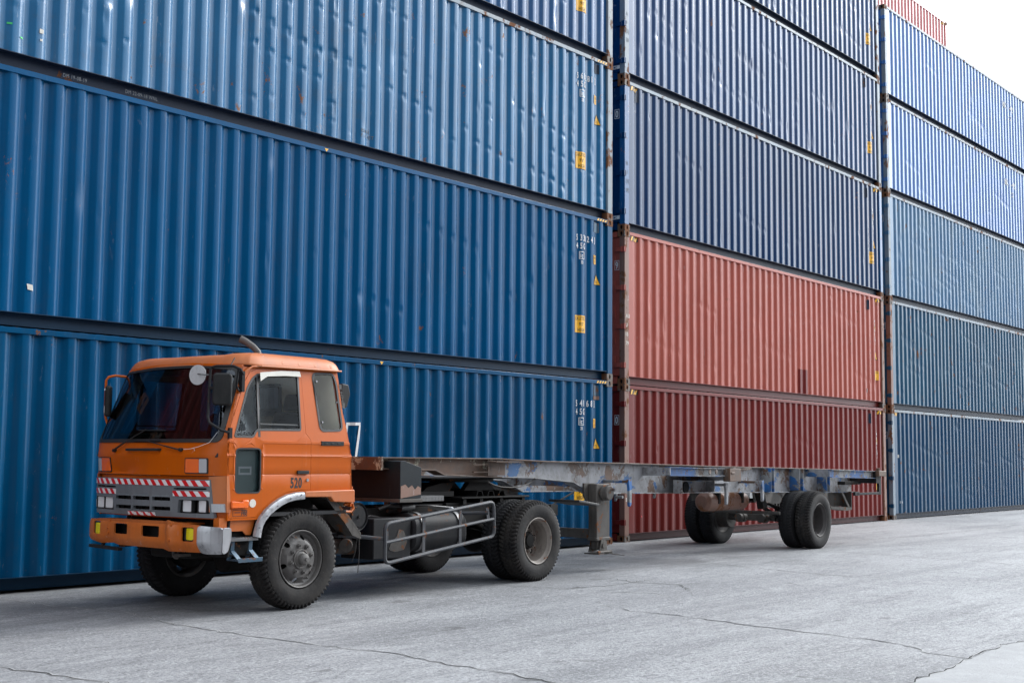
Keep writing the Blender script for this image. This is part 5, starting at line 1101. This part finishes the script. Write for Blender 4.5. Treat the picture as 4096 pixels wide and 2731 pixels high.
# stiffener plates beside the beam
for x0, x1 in ((10.96, 11.08), (12.06, 12.20), (13.18, 13.31)):
    for s in (1, -1):
        yf = lambda y: y if s > 0 else 2*CY-y; m = MB(); a, b = sorted((yf(.36), yf(.555)))
        for x in (x0, x1): m.prism([(a if s > 0 else b, zt(x)-.014), (yf(.555), zt(x)-.014), (yf(.555), zb(x)+.012), (a if s > 0 else b, zb(x)+.012)], x-.006, x+.006, 'yz')
        a, b = sorted((yf(.41), yf(.42))); m.prism([(x0, zt(x0)-.014), (x1, zt(x1)-.014), (x1, zb(x1)+.012), (x0, zb(x0)+.012)], a, b, 'xz')
        m.build('stiffener', 'peelb', K)
    m = MB(); m.prism([(x0-.10, zb(x0)), (x1+.10, zb(x1)), (x1+.02, zb(x1)-.17), (x0-.02, zb(x0)-.17)], .44, .455, 'xz'); m.prism([(x0-.10, zb(x0)), (x1+.10, zb(x1)), (x1+.02, zb(x1)-.17), (x0-.02, zb(x0)-.17)], 2*CY-.455, 2*CY-.44, 'xz'); m.build('spring_hanger', 'grimegrey', K)
# outer side channels and bolsters
def chan(x0, x1, y, zt0, zt1, dep, mt, name='side_channel', s=1):
    yf = lambda q: q if s > 0 else 2*CY-q; m = MB()
    for dz, th in ((0, .010), (-dep+.010, .010)):
        a, b = sorted((yf(y), yf(y+.09))); m.prism([(x0, zt0+dz), (x1, zt1+dz), (x1, zt1+dz-th), (x0, zt0+dz-th)], a, b, 'xz')
    a, b = sorted((yf(y+.05), yf(y+.06))); m.prism([(x0, zt0), (x1, zt1), (x1, zt1-dep), (x0, zt0-dep)], a, b, 'xz'); return m.build(name, mt, K)
for s in (1, -1):
    chan(7.22, 8.86, .085, 1.410, 1.388, .128, 'peelb', s=s); chan(12.70, 14.74, .045, 1.366, 1.334, .142, 'peelb', s=s)
    yf = lambda y: y if s > 0 else 2*CY-y
    a, b = sorted((yf(.09), yf(.56)))
    for q in ((7.22, 7.24, a, b, 1.28, 1.40), (7.9, 8.9, a, b, 1.27, 1.285), (12.70, 12.72, a, b, 1.23, 1.36)): m = MB(); m.box(*q); m.build('outrigger', 'peel', K)
    m = MB(); a, b = sorted((yf(.30), yf(.45)))
    m.box(7.93, 9.06, a, b, 1.012, 1.022); m.box(7.93, 9.06, a, b, 1.19, 1.20); a2, b2 = sorted((yf(.44), yf(.45))); m.box(7.93, 9.06, a2, b2, 1.02, 1.19); m.box(7.91, 7.93, a, b, 1.01, 1.21); m.box(8.9, 8.92, a, b, 1.02, 1.19)
    PR = m.build('lower_side_box', 'peel', K, .003)
    m = MB(); q = .296 if s > 0 else 2*CY-.296; m.prism(circ(8.03, 1.105, .085, 20), q-.004, q+.02, 'xz') if s > 0 else m.box(8, 8.01, q, q+.01, 1.1, 1.11); m.build('pipe_opening', 'black', PR)
    m = MB(); a, b = sorted((yf(.0), yf(.12))); m.box(8.86, 9.22, a, b, 1.185, 1.388); m.box(8.90, 9.0, a-.01, b, 1.30, 1.33); m.cyl((9.04, yf(.06), 1.385), (9.04, yf(.06), 1.40), .05, 12); m.build('twistlock_housing', 'topr', K, .006)
    m = MB(); m.cyl((8.35, yf(.075), 1.335), (8.35, yf(.06), 1.335), .035, 16); m.cyl((8.55, yf(.075), 1.335), (8.55, yf(.06), 1.335), .035, 16); m.build('round_reflector', 'topr' , K)
m = MB(); m.box(8.92, 9.12, .10, 2*CY-.10, 1.20, 1.385); m.build('middle_bolster', 'peel', K, .005)
m = MB(); m.bar((9.25, .04, 1.36), (9.55, .02, 1.385), .05, .03); m.bar((9.1, .03, 1.38), (9.42, .0, 1.37), .03, .02); m.build('twistlock_handle', 'topr', K)
m = MB(); m.box(14.66, 14.80, .03, 2*CY-.03, 1.10, 1.335); m.build('rear_bolster', 'blackp', K, .006)
for s in (1, -1):
    yf = lambda y: y if s > 0 else 2*CY-y; m = MB(); a, b = sorted((yf(-.03), yf(.17)))
    m.box(14.66, 15.02, a, b, 1.235, 1.335); m.cyl((14.85, yf(.07), 1.335), (14.85, yf(.07), 1.35), .055, 14); m.cyl((14.85, yf(.07), 1.35), (14.85, yf(.07), 1.39), .035, 10); m.build('rear_twistlock', 'topr', K, .012)
    m = MB(); a, b = sorted((yf(.03), yf(.08))); m.box(14.80, 14.90, a, b, .885, 1.24); m.box(13.72, 14.80, a, b, .893, .935); m.box(13.68, 13.86, a, b, .885, .955); m.build('rear_guard_frame', 'blackp', K, .004)
    m = MB(); a, b = sorted((yf(.35), yf(.5))); m.box(13.95, 14.70, a, b, 1.075, 1.135); m.build('inner_rail', 'grime', K, .004)
    # splash box behind the wheels
    m = MB(); a, b = sorted((yf(.42), yf(.62))); m.box(13.45, 14.42, b-.012 if s > 0 else a, b if s > 0 else a+.012, .66, .94); m.box(14.40, 14.42, a, b, .64, .94); m.prism([(13.45, .69), (14.42, .645), (14.42, .60), (14.2, .585), (13.5, .64)], a, b, 'xz')
    m.prism([(13.95, .93), (14.03, .93), (14.32, .66), (14.24, .66)], a, a+.02, 'xz'); m.build('splash_box', 'grimegrey', K)
# hooks
for x, zt_, zbt, mt in ((6.20, 1.235, .86, 'peelb'), (8.97, 1.16, .82, 'peel'), (10.18, 1.19, .845, 'peel')):
    for s in (1, -1):
        yf = lambda y: y if s > 0 else 2*CY-y; a, b = sorted((yf(.12), yf(.16))); m = MB()
        m.prism([(x-.03, zt_), (x+.05, zt_), (x+.06, zt_-.15), (x+.045, zbt+.03), (x+.01, zbt), (x-.005, zbt+.02), (x-.01, zt_-.12), (x-.03, zt_-.05)], a, b, 'xz'); a, b = sorted((yf(.16), yf(.56))); m.box(x-.03, x+.04, a, b, zt_-.05, zt_-.01); m.build('load_hook', mt, K, .004)
# landing legs
for s in (1, -1):
    yf = lambda y: y if s > 0 else 2*CY-y; a, b = sorted((yf(.30), yf(.44)))
    m = MB(); m.box(5.65, 5.97, a, b, .405, 1.178); m.box(5.64, 5.985, min(a, b)-.01, max(a, b)+.01, .405, .455); m.box(5.70, 5.93, a+.012, b-.012, .285, .41); LG = m.build('landing_leg', 'grimegrey', K, .014)
    m = MB(); y0 = yf(.435); a, b = sorted((yf(.44), yf(.47))); m.prism([(5.55, 1.185), (5.80, 1.185), (5.80, .92), (5.66, .90), (5.55, 1.02)], a, b, 'xz')
    for k in range(9): m.cyl((5.735, yf(.44), 1.16-k*.032), (5.735, yf(.425), 1.16-k*.032), .010, 6)
    m.build('leg_mounting_plate', 'grimegrey', LG, .002)
    if s > 0:
        m = MB(); m.lathe([(.001, .0), (.090, .0), (.102, .01), (.102, .07), (.108, .075), (.108, .095), (.09, .10), (.09, .12), (.001, .12)], (5.80, .18, 1.055), n=28); m.add([], []); gb = m.build('gearbox', 'grimegrey', LG, 0)
        m = MB(); m.cyl((5.93, .17, 1.0), (5.93, .06, 1.0), .020, 12); m.build('crank_shaft', 'steel', LG); m = MB(); m.cyl((5.84, .17, 1.10), (5.84, .12, 1.10), .022, 12); m.build('crank_shaft', 'steel', LG)
    fy = yf(.37)
    m = MB(); m.tube([(5.63, fy-.10, .255), (5.96, fy-.10, .255)], .02, 8); m.box(5.63, 5.97, fy-.12, fy+.12, .225, .240); m.bar((5.80, fy-.1, .245), (6.10, fy-.16, .20), .16, .008)
    for yy in (-.085, .085):
        m.prism([(5.68, .25), (5.74, .42), (5.80, .43), (5.86, .40), (5.88, .25)], fy+yy-.006, fy+yy+.006, 'xz')
    m.cyl((5.78, fy-.11, .34), (5.78, fy+.11, .34), .032, 14); m.build('leg_foot', 'grimegrey', LG)
    m = MB(); m.bar((6.02, yf(.40), .98), (6.05, yf(.42), .80), .09, .012, (0, 1, 0)); m.bar((6.05, yf(.42), .86), (5.98, yf(.40), .56), .07, .012, (0, 1, 0)); m.build('leg_brace', 'step', LG)
m = MB(); m.box(5.74, 5.80, .44, 2*CY-.44, .43, .56); m.build('leg_cross_bar', 'grimegrey', K, .006)
m = MB(); m.bar((5.80, .5, .52), (6.7, .9, 1.02), .05, .012); m.bar((5.80, 2*CY-.5, .52), (6.7, 2*CY-.9, 1.02), .05, .012); m.build('leg_diagonal', 'grimegrey', K)
# hose drooping from the neck
m = MB(); m.tube([(3.55, .50, 1.22), (3.66, .49, 1.18), (3.80, .49, 1.155), (4.0, .49, 1.145), (4.2, .49, 1.155), (4.40, .50, 1.195), (4.56, .52, 1.255)], .008, 6); m.build('air_hose', 'grimegrey', K)
# tank, axle, suspension, brakes
m = MB(); m.lathe([(.001, -.72), (.10, -.71), (.145, -.67), (.155, -.64), (.155, .62), (.145, .66), (.10, .69), (.001, .70)], (10.35, .95, .83), 'x', 28); m.build('air_tank', 'post_rust', K)
m = MB()
for x in (9.95, 10.75): m.box(x-.03, x+.03, .78, 1.12, .80, .99)
m.build('tank_bracket', 'grime', K)
m = MB(); m.box(12.02, 12.14, .25, 2*CY-.2, .44, .56); m.cyl((12.08, .3, .5), (12.08, .62, .5), .20, 20); m.cyl((12.08, 2*CY-.62, .5), (12.08, 2*CY-.3, .5), .20, 20); m.build('trailer_axle', 'grimegrey', K, .01)
for s in (1, -1):
    yf = lambda y: y if s > 0 else 2*CY-y; m = MB()
    for k in range(7): a = .52*(1-k*.10); m.prism([(12.08-a, .78-k*.014), (12.08, .68-k*.014), (12.08+a, .78-k*.014), (12.08+a, .768-k*.014), (12.08, .668-k*.014), (12.08-a, .768-k*.014)], *sorted((yf(.70), yf(.78))), 'xz')
    for x in (11.98, 12.18): m.cyl((x, yf(.74), .44), (x, yf(.74), .76), .014, 8); m.cyl((x, yf(.80), .44), (x, yf(.80), .76), .014, 8)
    m.build('leaf_spring', 'grime', K)
    m = MB(); m.bar((11.35, yf(.74), .72), (12.0, yf(.74), .52), .05, .05); m.build('radius_rod', 'grime', K, .006); m = MB(); m.prism([(11.2, .96), (11.5, .96), (11.42, .68), (11.30, .68)], *sorted((yf(.68), yf(.80))), 'xz'); m.build('front_spring_bracket', 'grime', K, .006); m = MB(); m.prism([(12.55, .95), (12.75, .95), (12.68, .74), (12.60, .74)], *sorted((yf(.68), yf(.80))), 'xz'); m.build('rear_spring_bracket', 'grime', K, .006)
    m = MB(); m.cyl((11.80, yf(.95), .50), (11.92, yf(.95), .50), .085, 18); m.cyl((11.70, yf(.95), .50), (11.80, yf(.95), .50), .075, 18); m.bar((11.92, yf(.95), .5), (12.1, yf(.9), .5), .03, .03); m.build('brake_chamber', 'grimegrey', K, .006)
m = MB(); m.cyl((11.35, .40, .62), (11.35, 2*CY-.4, .62), .03, 10); m.build('brake_cam_shaft', 'grimegrey', K)
wheel(K, 'trailer', 12.10, .130, 'rimt', False, 'tyre'); wheel(K, 'trailer', 12.05, .425, 'rimt', False, 'tyre2', TYW); wheel(K, 'trailer', 12.08, 2.02, 'rimt', True, 'tyre2'); wheel(K, 'trailer', 12.08, 2.31, 'rimt', True, 'tyre2', TYW)
m = MB(); m.prism(rnd_poly([(12.45, .82), (12.95, .82), (12.95, .98), (12.50, .98)], .05), 1.55, 1.75, 'xz'); m.build('light_housing', 'white', K)
# chain of lamps under the tail
# ------------------------------------------------------------------ stack further left, mirrored in the windshield
LS = [Box('maroon container left of the deep blue ground container, mirrored in the windshield', -2*CL-.55, .05, 0, 0, H, 'Br', group='containers beyond the left stack'),
      Box('maroon container second up beyond the left stack, mirrored in the windshield', -2*CL-.55, .05, H, 0, H, 'Br', group='containers beyond the left stack'),
      Box('navy container third up beyond the left stack, mirrored in the windshield', -2*CL-.55, .05, 2*H, 0, H, 'Bn', group='containers beyond the left stack')]

# ------------------------------------------------------------------ the other side of the lane, behind the photographer
OR = MB()
for i in range(8):
    x0 = -62+i*12.8; nt_ = (4, 5, 5, 4, 5, 4, 3, 3)[i]
    for k in range(nt_):
        yb = -31-.05*((i*3+k) % 4)
        for j in range(43):
            a = x0+j*PP; OR.add([(a+p, yb-q, z) for z in (k*H+.1, (k+1)*H-.05) for p, q in ((0, 0), (.07, .04), (.14, .04), (.21, 0), (PP, 0))], [(n_, n_+1, n_+6, n_+5) for n_ in range(4)])
        OR.box(x0, x0+12.2, yb-2.4, yb-.06, k*H, (k+1)*H)
o = OR.build('container_row', 'Br'); o['label'] = 'row of stacked maroon containers across the lane, behind the camera, mirrored in paint'; o['category'] = 'container row'
